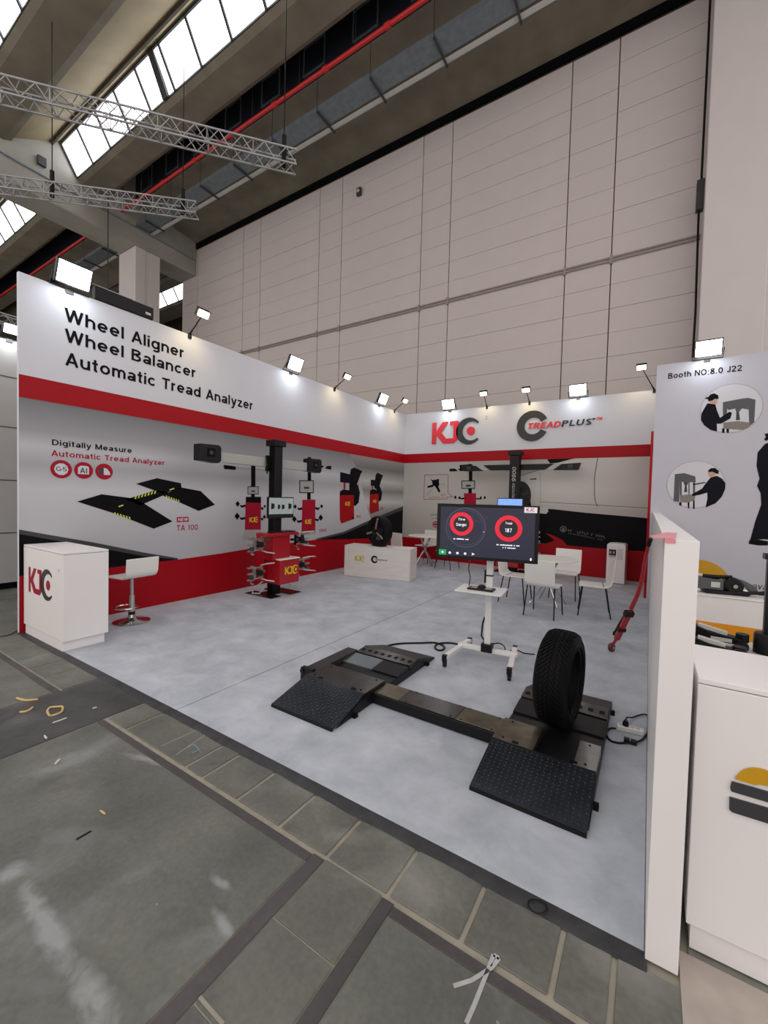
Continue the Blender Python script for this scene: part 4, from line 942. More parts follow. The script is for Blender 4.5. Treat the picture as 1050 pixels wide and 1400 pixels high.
# ================================================================== WHEEL ALIGNERS
SCRN = mat('screen_light', rgb(166, 180, 178), .3, emit=.12, var=.05, scale=5); SCRB = mat('screen_blue', rgb(120, 160, 232), .3, emit=.8, var=.25, scale=12)
SCRD = mat('screen_dark', rgb(30, 36, 36), .3, var=.05)
CLAMP = mat('clamp_aluminium', rgb(176, 172, 166), .3, .8, var=.1)
def clamp_set(par, loc, side, dark=False):
    """a wheel clamp hung on a peg at the cabinet side; side -1 or +1 along local y"""
    M = Matrix.Translation(loc); s = side; m1 = BLK if dark else CLAMP
    V = lambda x, y, z: M @ Vector((x, s * y, z))
    h = MB().bar(V(0, 0, .0), V(.02, .12, .0), .04, .04).bar(V(.02, .10, -.09), V(.02, .10, .09), .05, .045).bar(V(.03, .24, -.10), V(.03, .24, .10), .045, .04).build('wheel_clamp', m1, par)
    for z in (-.075, 0, .075):
        MB().bar(V(.04, .08, z), V(.05, .38, z * 1.25), .026, .022).build('clamp_rail', CLAMP, h)
    for z in (-.10, .10):
        MB().tube([V(.03, .24, z), V(.08, .34, z * 1.2), V(.16, .40, z * 1.25), V(.20, .39, z * 1.25)], .013, 8).build('clamp_claw', CLAMP, h, smooth=True)
        MB().tube([V(.02, .10, z), V(.10, .05, z * 1.3), V(.20, -.02, z * 1.45)], .014, 8).build('clamp_claw', CLAMP, h, smooth=True)
    MB().cyl(V(.02, .17, 0), V(.11, .17, 0), .045, 16).build('clamp_knob', BLK, h, smooth=True)
    MB().cyl(V(.03, .31, -.06), V(.08, .31, -.06), .03, 14).build('clamp_knob', DGREY, h, smooth=True)
def aligner_base(t, H, pw=.17):
    """black post with a T shaped floor plate; local +x is the front, the camera beam lies along y"""
    MB().box(-pw / 2, pw / 2, -pw / 2, pw / 2, .012, H - .1).build('post', BLK, t, bevel=.006)
    MB().box(-pw / 2 - .001 + .03, pw / 2 - .03, -pw / 2 - .003, pw / 2 + .003, .02, H - .1).build('post_groove', BLACK, t)
    MB().box(-pw / 2 - .035, pw / 2 + .035, -pw / 2 - .045, pw / 2 + .045, H - .1, H).build('post_cap', BLK, t, bevel=.006)
al = thing('wheel_aligner', 'red and black wheel aligner with a grey camera beam standing by the left wall', 'wheel aligner', (.66, -5.40, 0))
aligner_base(al, 2.53, .155)
MB().box(-.30, .32, -.34, -.14, 0, .012).build('floor_plate', DSTEEL, al); MB().box(-.30, .34, .05, .30, 0, .012).build('floor_plate', DSTEEL, al); MB().box(-.12, .14, -.14, .05, 0, .012).build('floor_plate', DSTEEL, al)
BEAM = mat('beam_grey', rgb(170, 170, 165), .35, var=.03)
MB().box(-.16, -.10, -1.05, .98, 2.09, 2.24).build('camera_beam', BEAM, al, bevel=.012)
MB().box(-.12, -.07, -.12, .12, 2.02, 2.28).build('beam_bracket', BLK, al)
MB().tube([(-.08, -.13, 2.25), (-.05, -.14, 2.1), (-.08, -.11, 1.98)], .014, 6).build('beam_hose', CABLE, al)
for s, nm in ((-1, 'a'), (1, 'b')):
    y = -1.18 if s < 0 else 1.02
    po = MB().prism([(-.17, -.11), (.13, -.13), (.17, -.09), (.17, .10), (.13, .13), (-.17, .12)], -.08, .08, frame((-.12, y, 2.20), (0, 1, 0), (0, 0, 1))).build('camera_pod', BLK, al, bevel=.006)
    MB().box(-.045, -.035, y - .06, y + .06, 2.15, 2.27).build('lens_window', BLACK, po); MB().cyl((-.04, y, 2.21), (-.028, y, 2.21), .03, 16).build('lens', DGREY, po)
# monitor
MX = .20
mo = MB().box(MX, MX + .04, -.36, .19, 1.26, 1.60).build('monitor', BLK, al, bevel=.005)
MB().box(MX + .039, MX + .0425, -.345, .175, 1.325, 1.585).build('screen', SCRN, mo); MB().box(MX + .039, MX + .0425, -.345, .175, 1.272, 1.32).build('screen_bar', SCRD, mo)
sc = MB()
for x, w, h in ((-.27, .07, .10), (-.14, .05, .08), (-.05, .06, .08), (.10, .07, .10)): sc.prism([(x - w / 2, 1.40), (x + w / 2, 1.40 + h * .2), (x + w / 2, 1.40 + h * .9), (x - w / 2, 1.40 + h)], 0, .001, frame((MX + .0425, 0, 0), (0, 1, 0), (0, 0, 1)))
sc.build('screen_picture', SCRD, mo)
MB().box(.07, MX, -.06, .06, 1.36, 1.5).build('monitor_arm', BLK, al)
# cabinet
MB().box(.08, .36, -.46, .20, .985, 1.03).build('tray', REDP, al, bevel=.006)
MB().box(.08, .30, -.30, .06, .60, .985).build('upper_cabinet', REDP, al, bevel=.006)
MB().box(-.10, .078, -.30, .14, .24, .975).build('cabinet_back', REDP, al, bevel=.006)
MB().box(.08, .40, -.24, .185, .21, .60).build('lower_cabinet', REDP, al, bevel=.012)
MB().box(.14, .41, -.245, .19, .60, .615).build('cabinet_lid', WMET, al, bevel=.003)
MB().box(.14, .32, -.12, .16, 1.03, 1.05).build('keyboard', BLK, al, bevel=.003); MB().box(.18, .28, -.32, -.22, 1.03, 1.055).build('remote', BLK, al, bevel=.004)
kj_logo(frame((.4005, -.14, .36), (0, 1, 0), (0, 0, 1)), .125, al, YEL, YEL, YEL, 1)
for z in (.86, .42): clamp_set(al, (.14, -.32, z), -1)
clamp_set(al, (.14, .24, .88), 1, True); clamp_set(al, (.14, .26, .44), 1)
cb = MB().tube([(-.12, -.1, .2), (-.2, -.25, .08), (-.15, -.32, .02), (-.05, -.25, .02), (.0, -.2, .12)], .012, 6).tube([(.2, .12, .22), (.22, .16, .1), (.24, .15, .14)], .006, 6)
cb.build('loose_cable', LGREY, al, smooth=True)

al2 = thing('wheel_aligner', 'wheel aligner with a black post lettered 9900 by the back wall, behind the television', 'wheel aligner', (3.26, -.50, 0), math.radians(-90))
aligner_base(al2, 2.79, .21)
MB().box(-.30, .30, -.34, -.1, 0, .012).build('floor_plate', DSTEEL, al2); MB().box(-.30, .30, .1, .34, 0, .012).build('floor_plate', DSTEEL, al2); MB().box(-.14, .14, -.1, .1, 0, .012).build('floor_plate', DSTEEL, al2)
FW = frame((-.14, 0, 2.42), (0, 1, 0), (0, 0, 1))
MB().prism([(-.62, -.055), (.62, -.055), (.80, .075), (-.80, .075)], -.04, .05, FW).build('camera_beam', BLK, al2)
for s in (-1, 1):
    MB().prism([(s * .66, -.055), (s * .80, -.055), (s * 1.02, .06), (s * .84, .075)], -.03, .04, FW).build('beam_joint', BEAM, al2)
    po = MB().prism([(s * .82, -.06), (s * .98, .06), (s * 1.36, .08), (s * 1.32, -.06)], -.08, .08, FW).build('camera_pod', BLK, al2)
    MB().box(-.06, -.055, s * 1.16 - .05, s * 1.16 + .05, 2.39, 2.47).build('lens_window', DGREY, po)
text('9900', 'post_lettering', LGREY, al2, frame((.1065, 0, 0), (0, 0, 1), (0, -1, 0)), 2.08, -.045, .33, .085, 1, .006, .2)
text('PROTOTEX', 'post_lettering', LGREY, al2, frame((.1065, 0, 0), (0, 0, 1), (0, -1, 0)), 1.68, -.03, .36, .055, 1, .004, .2)
mo = MB().box(.20, .24, -.32, .26, 1.30, 1.70).build('monitor', BLK, al2, bevel=.005); MB().box(.239, .2415, -.305, .245, 1.315, 1.685).build('screen', SCRB, mo)
MB().box(.10, .2, -.07, .07, 1.42, 1.56).build('monitor_arm', BLK, al2)
MB().box(.10, .42, -.30, .30, 1.0, 1.04).build('tray', REDP, al2, bevel=.006)
MB().box(.10, .38, -.22, .22, .56, 1.0).build('upper_cabinet', REDP, al2, bevel=.006); MB().box(.10, .44, -.25, .25, .16, .56).build('lower_cabinet', REDP, al2, bevel=.01); MB().box(-.1, .1, -.22, .22, .2, 1.0).build('cabinet_back', REDP, al2, bevel=.006)
MB().box(.13, .45, -.26, .26, .56, .575).build('cabinet_lid', WMET, al2)
for s in (-1, 1):
    clamp_set(al2, (.12, s * .26, .86), s, True); clamp_set(al2, (.12, s * .28, .4), s)
# steel cup on the carpet beside it
t = thing('steel_cup', 'small grey steel cup standing on the carpet by the second wheel aligner', 'cup', (3.86, -.95, 0))
MB().lathe([(0, 0), (.05, 0), (.062, .05), (.06, .10), (.05, .105), (0, .105)], Matrix.Identity(4), 20).build('cup_body', STEEL, t, smooth=True); MB().lathe([(.045, .105), (.052, .105), (.052, .12), (.045, .12)], Matrix.Identity(4), 20, True).build('cup_rim', STEEL, t)

# ================================================================== WRAPPED DISPLAY COUNTER AND WHEEL
a = on(470, 787, 2, 0); b = on(560, 796, 2, 0); d = b - a; L = d.length; ang = math.atan2(d.y, d.x)
t = thing('display_counter', 'low white display counter wrapped in clear film, with yellow and black logos', 'counter', (a.x, a.y, 0), ang)
WRAP = mat('film_wrap', rgb(214, 211, 207), .25, var=.05, scale=5, bump=.5, bscale=7, aniso=(1, 1, 5))
HB = .63; D_ = .46
bm = bmesh.new(); bmesh.ops.create_cube(bm, size=1)
for v in bm.verts: v.co = Vector(((v.co.x + .5) * L, (v.co.y + .5) * D_, (v.co.z + .5) * HB))
bmesh.ops.bevel(bm, geom=bm.edges[:], offset=.012, segments=2, affect='EDGES')
me = bpy.data.meshes.new('body'); bm.to_mesh(me); bm.free(); me.materials.append(WRAP)
o = bpy.data.objects.new('body', me); COL.objects.link(o); o.parent = t
MB().box(.0, L, .0, D_, HB, HB + .008).build('top_board', PANELW, t, bevel=.003)
cr = MB(); rq = random.Random(5)
for i in range(26):
    z0 = rq.uniform(.05, .6); x0 = rq.uniform(0, L * .6); x1 = x0 + rq.uniform(.25, .6); x1 = min(x1, L)
    cr.tube([(x0, -.001, z0), ((x0 + x1) / 2, -.003, z0 + rq.uniform(-.02, .02)), (x1, -.001, z0 + rq.uniform(-.03, .03))], [.001, .004, .001], 5)
cr.build('film_creases', mat('film', rgb(225, 223, 220), .2, var=.02), t, smooth=True)
TRX = mat('print_pale_yellow', rgb(196, 190, 60), .4, var=.04)
fm = frame((0, -.004, 0), (1, 0, 0), (0, 0, 1))
kj_logo(fm @ Matrix.Translation((.24, .335, 0)), .10, t, TRX, TRX, TRX, 1)
r_ = MB(); ringfaces(r_, .68, .39, .075, .042, .002, fm, 30, .006, math.radians(30), math.radians(330)); r_.build('logo_ring', BLACK, t)
text('TREADPLUS', 'logo_lettering', BLACK, t, fm, .69, .375, .26, .028, 2, .01, .2)

# display wheel on the counter: tyre, rim with spokes and a clamp
Rz = Matrix.Rotation(ang, 4, 'Z')
def on_line(x, y, base, dirv):
    """point on the vertical plane through base (along dirv) seen at a pixel"""
    n = Vector((-dirv.y, dirv.x, 0)); r0 = ray(x, y); tt = (base - CAM).dot(n) / r0.dot(n); return CAM + r0 * tt
mid = a + d * .5 + Vector((-math.sin(ang), math.cos(ang), 0)) * .22
wc = on_line(519, 722, mid, d); wt = on_line(522, 704.5, mid, d)
wr = .31
wl = thing('mounted_tyre', 'black tyre and alloy wheel with a silver clamp standing on the low wrapped counter', 'wheel', (wc.x, wc.y, HB + .0085), ang - math.radians(28))
MW = Matrix.Translation((0, 0, wr)) @ Matrix.Rotation(math.radians(90), 4, 'X')
MB().lathe([(.215, -.09), (.225, -.105), (.27, -.108), (.298, -.092), (wr, -.06), (wr, .06), (.298, .092), (.27, .108), (.225, .105), (.215, .09)], MW, 48).build('tyre', RUB, wl, smooth=True)
MB().lathe([(.218, -.088), (.222, -.1), (.205, -.1), (.19, -.07), (.185, .06), (.205, .095), (.22, .095)], MW, 48).build('rim', BLK, wl, smooth=True)
s_ = MB()
for i in range(5):
    an = math.radians(90 + 72 * i); s_.bar(MW @ Vector((.03 * math.cos(an), .03 * math.sin(an), .02)), MW @ Vector((.205 * math.cos(an), .205 * math.sin(an), .05)), .05, .03, (0, 1, 0))
s_.build('spokes', BLK, wl); MB().lathe([(0, .04), (.05, .04), (.055, .02), (.055, -.02), (0, -.02)], MW, 20).build('hub', DGREY, wl)
cl = MB()
for an in (75, 195, 330): an = math.radians(an); cl.bar(MW @ Vector((0, 0, .11)), MW @ Vector((.26 * math.cos(an), .26 * math.sin(an), .12)), .035, .02, (0, 1, 0)); cl.cyl(MW @ Vector((.26 * math.cos(an), .26 * math.sin(an), .13)), MW @ Vector((.26 * math.cos(an), .26 * math.sin(an), .06)), .016, 8)
cl.build('clamp_arms', CLAMP, wl); MB().cyl(MW @ Vector((0, 0, .08)), MW @ Vector((0, 0, .17)), .045, 16).build('clamp_hub', BLK, wl, smooth=True)
MB().box(-.13, .13, -.09, .09, 0, .045).build('rest', BLK, wl)

# ================================================================== CHAIRS AND TABLES
def chair(loc, rz, label, group):
    t = thing('chair', label, 'chair', loc, rz, group)
    pr = [(.20, .435), (.17, .447), (-.12, .443)] + arc((-.135, .525), .08, -85, -165, 6) + [(-.245, .82)]
    shell(pr[::-1], .42, -.014, taper=0).build('seat_shell', WPLAS, t, smooth=True, bevel=.005)
    for sx in (-1, 1):
        MB().tube([(sx * .17, .12, .437), (sx * .19, .15, .43), (sx * .21, .20, .004)], [.009, .009, .009], 8).build('leg', BLK, t, smooth=True)
        MB().tube([(sx * .17, -.12, .437), (sx * .19, -.15, .43), (sx * .21, -.22, .004)], [.009, .009, .009], 8).build('leg', BLK, t, smooth=True)
    MB().tube([(-.17, .12, .437), (.17, .12, .437)], .009, 8).tube([(-.17, -.12, .437), (.17, -.12, .437)], .009, 8).build('seat_rail', BLK, t)
    return t
# local +y is the front of the chair
gR, gL = 'white chairs around the right table', 'white chairs around the back left table'
c0 = chair((4.14, -3.44, 0), math.radians(-92), 'white chair with its back behind the television, facing right to the table', gR)
dup(c0, (4.68, -3.98, 0), math.radians(-6), 'white chair with its back to the camera, in front of the right table', gR)
dup(c0, (5.27, -3.47, 0), math.radians(97), 'white chair right of the round table, facing left', gR)
dup(c0, (4.74, -2.62, 0), math.radians(178), 'white chair on the far side of the right table, facing the camera', gR)
p = on(551, 742, 1, -1.75); dup(c0, (p.x - .05, -1.62, 0), math.radians(-20), 'white chair nearest the corner, its back just above the low wrapped counter', gL)
p = on(584, 736, 1, -.55); dup(c0, (p.x, -.62, 0), math.radians(172), 'white chair behind the back left table, close to the back wall', gL)
dup(c0, (1.93, -1.20, 0), math.radians(84), 'white chair half hidden behind the left edge of the television', gL)
def table(loc, r, label, rz=0):
    t = thing('round_table', label, 'table', loc, rz, 'round white tables')
    MB().lathe([(0, .715), (r - .02, .715), (r, .722), (r, .735), (r - .006, .74), (0, .74)], Matrix.Identity(4), 48).build('table_top', WPLAS, t, smooth=True)
    for i in range(4):
        an = math.radians(45 + 90 * i); MB().tube([(.18 * math.cos(an), .18 * math.sin(an), .712), (.02 * math.cos(an + 1.4), .02 * math.sin(an + 1.4), .40), (.30 * math.cos(an + 3.0), .30 * math.sin(an + 3.0), .012)], .014, 8).build('leg', CHROME, t, smooth=True)
    MB().cyl((0, 0, .37), (0, 0, .43), .045, 16).build('leg_joint', CHROME, t, smooth=True); MB().cyl((0, 0, .695), (0, 0, .714), .2, 24).build('mounting_plate', DGREY, t)
    return t
t1 = table((4.60, -3.25, 0), .42, 'round white table between the four chairs on the right')
p = on(572, 733, 2, .74); dup(t1, (1.28, -1.08, 0), .5, 'round white table with crossed chrome legs near the back corner')

# ================================================================== WATER DISPENSER
t = thing('water_dispenser', 'white floor water dispenser against the red foot of the back wall', 'water dispenser', (5.385, -.40, 0), math.radians(-4))
MB().box(-.17, .17, -.18, .17, .01, .80).build('body', WMET, t, bevel=.012)
MB().box(-.15, .15, -.16, .15, .80, .822).build('top_cap', WMET, t, bevel=.008)
MB().lathe([(0, .822), (.09, .822), (.08, .835), (0, .835)], Matrix.Identity(4), 24).build('bottle_seat', LGREY, t)
MB().box(-.13, .0, -.185, -.179, .58, .70).build('tap_recess', DGREY, t)
for x in (-.1, -.04): MB().box(x - .012, x + .012, -.21, -.18, .62, .66).build('tap', LGREY, t)
MB().box(-.13, -.005, -.21, -.18, .555, .575).build('drip_tray', LGREY, t)
gr = MB()
for i in range(5): gr.box(.03 + .02 * i, .04 + .02 * i, -.183, -.179, .5, .72)
gr.build('grille', LGREY, t); MB().box(-.14, .14, -.184, -.179, .06, .46).build('door', WMET, t, bevel=.004)
MB().box(-.14, .14, -.15, .15, 0, .012).build('foot', DGREY, t)
# ================================================================== TELEVISION ON ITS STAND
TVY = -6.2
st = thing('tv_stand', 'white wheeled television stand with a shelf and casters', 'tv stand', (4.575, -6.13, 0), math.radians(6))
MB().box(-.30, .30, -.03, .03, .085, .125).build('cross_bar', WMET, st, bevel=.004)
for s in (-1, 1):
    fx = .32 if s < 0 else .29
    lg = MB().bar((s * .24, .22, .095), (s * fx, -.40, .095), .05, .04).build('base_leg', WMET, st, bevel=.004)
    for y, x in ((.22, s * .24), (-.40, s * fx)):
        MB().box(x - .022, x + .022, y - .022, y + .022, .065, .12).build('end_cap', BLK, lg)
        MB().cyl((x - .014, y + .01, .027), (x + .014, y + .01, .027), .027, 16).box(x - .019, x + .019, y - .01, y + .02, .035, .07).build('caster', BLK, lg)
MB().box(-.055, .055, -.055, .045, .09, .17).build('column_foot', BLK, st, bevel=.004)
MB().box(-.032, .032, -.022, .022, .15, 1.45).build('column', WMET, st, bevel=.008)
MB().box(-.036, .036, -.026, .026, .86, .875).build('column_collar', DGREY, st)
MB().box(-.05, -.0345, -.02, .01, .79, .92).build('lock_handle', BLK, st)
MB().box(-.27, .18, -.33, .03, .735, .748).build('shelf', WMET, st, bevel=.003)
MB().bar((0, -.02, .70), (0, -.22, .73), .04, .02).build('shelf_bracket', WMET, st)
MB().box(-.12, .12, -.045, -.022, 1.15, 1.40).build('wall_mount', BLK, st)
for p0, p1 in (((-.02, .02, .16), (-.05, .06, .42)),):
    MB().tube([p0, (-.075, .05, .22), (-.07, .06, .34), p1], .009, 6).build('cable_tail', CABLE, st)
mp = on(658, 806, 2, .75)
t = thing('control_box', 'flat black control panel with a round knob lying on the stand shelf', 'control box', (mp.x, mp.y, .7485), math.radians(4))
MB().box(-.125, .125, -.065, .065, 0, .016).build('panel', BLK, t, bevel=.004)
for x in (-.07, .07): MB().box(x - .03, x + .03, -.03, .03, .016, .018).build('label_plate', GREYP, t)
MB().lathe([(0, .016), (.04, .016), (.036, .035), (.02, .045), (0, .046)], Matrix.Translation((.0, .02, 0)), 20).build('knob', BLK, t, smooth=True)

tA = on(598.5, 686.5, 1, TVY); tB = on(736, 691, 1, TVY)
# the set is turned a little: left edge 77 px tall, right edge 83 px tall
pl = CAM + ray(599, 725) * 4.17; pr_ = CAM + ray(734.5, 732) * 3.87
cx = (pl + pr_) / 2; dv = pr_ - pl; TW = dv.length; tang = math.atan2(dv.y, dv.x)
TW *= 1.03; TH = TW * .565
tv = thing('television', 'large black television showing two red rings on a dark screen', 'television', (cx.x, cx.y, cx.z), tang)
tv.rotation_euler = (0, -math.asin((pr_.z - pl.z) / TW) * 0, tang)
MB().box(-TW / 2, TW / 2, 0, .045, -TH / 2, TH / 2).build('housing', BLK, tv, bevel=.004)
MB().box(-TW * .3, TW * .3, .045, .075, -TH * .35, TH * .2).build('rear_cover', BLK, tv)
SX, SZ = TW / 2 - .036, TH / 2 - .030
SCR = mat('tv_screen', rgb(46, 47, 64), .22, emit=.35, var=.18, scale=1.3, spec=.25)
MB().box(-SX, SX, -.002, .001, -SZ, SZ).build('screen', SCR, tv)
TF = frame((0, -.0022, 0), (1, 0, 0), (0, 0, 1))
def lum(n, c, e): return mat(n, c, .4, emit=e)
UIR = lum('ui_red', rgb(214, 26, 52), .5); UIW = lum('ui_white', rgb(225, 225, 232), .8); UIG = lum('ui_green', rgb(20, 140, 84), .7); UID = lum('ui_ring_dim', rgb(58, 60, 78), .35); UIK = lum('ui_core', rgb(26, 26, 36), .3)
u = lambda fx, fy: (-SX + 2 * SX * fx, SZ - 2 * SZ * fy)
c1 = u(.235, .345); c2 = u(.735, .395)
for cc, R in ((c1, .115), (c2, .125)):
    r_ = MB(); ringfaces(r_, cc[0], cc[1], R, R * .68, .0016, TF); r_.build('ui_ring', UIR, tv)
    MB().flat(ngon(cc[0], cc[1], R * .68), .0012, TF).build('ui_ring_core', UIK, tv)
r_ = MB(); ringfaces(r_, c1[0] + .04, c1[1] - .035, .198, .184, .0006, TF); ringfaces(r_, c1[0] + .04, c1[1] - .035, .172, .167, .0006, TF); ringfaces(r_, c1[0] + .17, c1[1] + .10, .075, .07, .0006, TF, 36, 0, math.radians(180), math.radians(350)); r_.build('ui_tyre_outline', UID, tv)
for s, cc, w, dz, cap in (('Tire', c1, .07, .035, .022), ('Danger', c1, .10, -.02, .028), ('Tread', c2, .06, .04, .022), ('187', c2, .06, -.035, .036)):
    text(s, 'ui_lettering', UIW, tv, TF, cc[0] - w / 2, cc[1] + dz, w, cap, 2, .01)
gk = MB()
def greek2(mb, M, x, z, w, h, n):
    for i in range(n):
        if rr.random() < .12: continue
        a = x + w * i / n; b = a + w / n * .8; hh = h * rr.uniform(.7, 1); mb.flat([(a, z), (b, z), (b, z + hh), (a, z + hh)], .0016, M)
greek2(gk, TF, c1[0] - .075, c1[1] - .155, .15, .013, 14); greek2(gk, TF, c2[0] - .105, c2[1] - .165, .21, .012, 20); greek2(gk, TF, c2[0] - .07, c2[1] - .19, .14, .012, 13)
tag(gk.build('ui_small_lettering', UIW, tv), kind='stuff')
p = u(.03, .94); MB().flat([(p[0] - .035, p[1] - .026), (p[0] + .04, p[1] - .026), (p[0] + .04, p[1] + .026), (p[0] - .035, p[1] + .026)], .0014, TF).build('ui_button', UIG, tv)
MB().flat(ngon(p[0] + .003, p[1], .011, n=6), .002, TF).build('ui_icon', UIW, tv)
for fx in (.115, .2, .285): p = u(fx, .945); MB().flat(ngon(p[0], p[1], .012, n=12), .0014, TF).build('ui_icon', UIW, tv)
p = u(.37, .945); MB().flat([(p[0] - .014, p[1] + .014), (p[0] + .018, p[1]), (p[0] - .014, p[1] - .014), (p[0] - .006, p[1])], .0014, TF).build('ui_icon', UIW, tv)
p = u(.97, .975); MB().flat(ngon(p[0], p[1], .008, .014, n=10), .0014, TF).build('ui_icon', UIW, tv)
p = u(.475, .47); MB().flat([(p[0], p[1]), (p[0] + .008, p[1] - .008), (p[0], p[1] - .014)], .0014, TF).build('ui_pointer', UIW, tv)
p = u(.955, .012); MB().flat([(p[0] - .06, p[1] - .03), (p[0] + .055, p[1] - .03), (p[0] + .055, p[1] + .022), (p[0] - .06, p[1] + .022)], .0018, TF).build('brand_label', mat('label_white', rgb(238, 226, 236), .4, emit=.2), tv)
text('KJC', 'label_lettering', DRED, tv, TF, p[0] - .04, p[1] - .017, .07, .03, 2.4, .02)
MB().tube([(-.15, .05, -TH / 2 + .02), (-.16, .05, -TH / 2 - .1), (-.14, .05, -TH / 2 - .18), (-.15, .06, -TH / 2 - .27)], .006, 6).build('power_lead', DGREY, tv, smooth=True)

# ================================================================== TREAD ANALYZER (two drive-over units joined by a beam)
ta = thing('tread_analyzer', 'black drive-over tread analyzer of two steel ramps joined by a low beam', 'ramp scanner', (4.62, -7.25, 0))
OX, OYt = 4.62, -7.25
PLATE = mat('chequer_plate', rgb(66, 70, 76), .24, .92, var=.2, scale=7)
HT = .118
def unit(x0, x1, left):
    lx = lambda x: x - OX
    ly = lambda y: y - OYt
    Y = dict(f=-8.05, fp=-7.665, tr=-7.375, hs=-6.955, hr=-6.80, r=-6.43)
    Mx = frame((lx(x0), 0, 0), (0, 1, 0), (0, 0, 1)); W_ = x1 - x0
    ex = lambda P, n, m, x_a=0, x_b=W_, bev=0: MB().prism([(ly(a), b) for a, b in P], x_a, x_b, Mx).build(n, m, ta, bevel=bev)
    fr = ex([(Y['f'], .008), (Y['fp'], HT - .012), (Y['fp'], HT), (Y['f'], .022)], 'front_ramp', PLATE)
    # chequer studs on the ramp, too small to pick apart
    stz = MB(); th = math.atan2(HT - .022, Y['fp'] - Y['f'])
    F = frame((lx(x0), ly(Y['f']), .022), (1, 0, 0), (0, math.cos(th), math.sin(th))); Ln = (Y['fp'] - Y['f']) / math.cos(th)
    nx, ny = 20, 14
    for i in range(nx):
        for j in range(ny):
            cx_, cy_ = W_ * (i + .5) / nx, .02 + (Ln - .03) * (j + .5) / ny; s = 1 if (i + j) % 2 else -1; a_, b_ = .011, .0035
            ax = Vector((math.cos(s * .8), math.sin(s * .8))); bx = Vector((-ax.y, ax.x)); c_ = Vector((cx_, cy_))
            q = [c_ + ax * a_, c_ + bx * b_, c_ - ax * a_, c_ - bx * b_]
            o = len(stz.v); stz.v += [tuple(F @ Vector((p_.x, p_.y, 0))) for p_ in q] + [tuple(F @ Vector((c_.x, c_.y, .0036)))]
            stz.f += [(o, o + 1, o + 4), (o + 1, o + 2, o + 4), (o + 2, o + 3, o + 4), (o + 3, o, o + 4)]
    tag(stz.build('chequer_studs', PLATE, fr), kind='stuff')
    MB().box(lx(x0), lx(x1), ly(Y['f']) - .004, ly(Y['f']) + .008, 0, .02).build('front_lip', BLK, ta)
    if left:
        ex([(Y['fp'], .03), (Y['tr'], .03), (Y['tr'], HT), (Y['fp'], HT)], 'cover_plate', DSTEEL, bev=.002)
    else:
        ex([(Y['fp'], .03), (Y['tr'], .03), (Y['tr'], HT), (Y['fp'], HT)], 'cover_plate', GOLDST, 0, W_ * .42, .002)
        ex([(Y['fp'], .03), (Y['tr'], .03), (Y['tr'], HT - .045), (Y['fp'], HT - .045)], 'tyre_pocket', BLK, W_ * .42, W_ * .80)
        ex([(Y['fp'], .03), (Y['tr'], .03), (Y['tr'], HT), (Y['fp'], HT)], 'cover_plate', STEEL, W_ * .80, W_, .002)
    ex([(Y['tr'], .01), (Y['hs'], .01), (Y['hs'], .066), (Y['tr'], .066)], 'scan_trough', BLK)
    gl = mat('scan_glass', rgb(120, 132, 134), .06, .6, var=.05)
    ex([(Y['tr'] + .2, .066), (Y['hs'] - .02, .066), (Y['hs'] - .02, .098), (Y['tr'] + .2, .078)], 'scan_window', gl if left else BLK, 0, W_ * .55 if left else W_)
    if left: ex([(Y['tr'] + .2, .066), (Y['hs'] - .02, .066), (Y['hs'] - .02, .098), (Y['tr'] + .2, .078)], 'trough_cover', BLK, W_ * .55, W_)
    hs = ex([(Y['hs'], .01), (Y['hr'], .01), (Y['hr'], HT), (Y['hs'], HT - .014)], 'sensor_strip', DSTEEL, bev=.002)
    hm = MB().box(-.017, .017, -.019, .019, 0, .004).mesh('sensor_hole', BLACK)
    tl = math.atan2(.014, Y['hr'] - Y['hs'])
    for i in range(8): share('sensor_hole', hm, hs, (lx(x0) + W_ * (i + .5) / 8, ly(-6.885), HT - .009), (tl, 0, 0))
    ex([(Y['hr'], .01), (Y['r'], .004), (Y['r'], .018), (Y['hr'], HT)], 'rear_ramp', mat('matte_plate', rgb(52, 50, 48), .5, .4, var=.12, scale=30))
    ex([(Y['f'] + .05, .006), (Y['r'] - .05, .006), (Y['hr'], HT - .02), (Y['hs'], .06), (Y['tr'], .06), (Y['fp'], HT - .02)], 'side_skirt', BLK, W_ - .004, W_ + .004)
    ex([(Y['f'] + .05, .006), (Y['r'] - .05, .006), (Y['hr'], HT - .02), (Y['hs'], .06), (Y['tr'], .06), (Y['fp'], HT - .02)], 'side_skirt', BLK, -.004, .004)
    for y in (-7.80, -6.62):
        MB().prism([(ly(y) - .025, 0), (ly(y) + .02, 0), (ly(y) + .008, .03), (ly(y) - .012, .03)], W_, W_ + .03, Mx).build('foot', RUB, ta)
    bm_ = MB().cyl((0, 0, 0), (0, 0, .004), .007, 8).mesh('bolt', BLACK)
    for x in (.06, W_ - .06): share('bolt', bm_, ta, (lx(x0) + x, ly(-7.63), HT)); share('bolt', bm_, ta, (lx(x0) + x, ly(-7.41), HT))
    ho = MB().box(-.02, .02, -.012, .012, 0, .003).mesh('slot', BLACK)
    for x in (.14, W_ - .12): share('slot', ho, ta, (lx(x0) + x, ly(-7.645), HT))
unit(3.53, 4.13, True); unit(5.125, 5.72, False)
# left housing of the first unit
lb = MB().box(3.405 - OX, 3.53 - OX, -7.56 - OYt, -6.93 - OYt, .02, HT - .006).build('scanner_housing', mat('matte_plate2', rgb(54, 52, 50), .5, .3, var=.12, scale=20), ta, bevel=.004)
MB().box(3.40 - OX, 3.53 - OX, -7.60 - OYt, -7.555 - OYt, .02, HT + .01).build('cable_gland', BLK, lb)
MB().cyl((3.42 - OX, -7.61 - OYt, .1), (3.42 - OX, -7.585 - OYt, .1), .022, 12).build('cable_plug', BLK, lb)
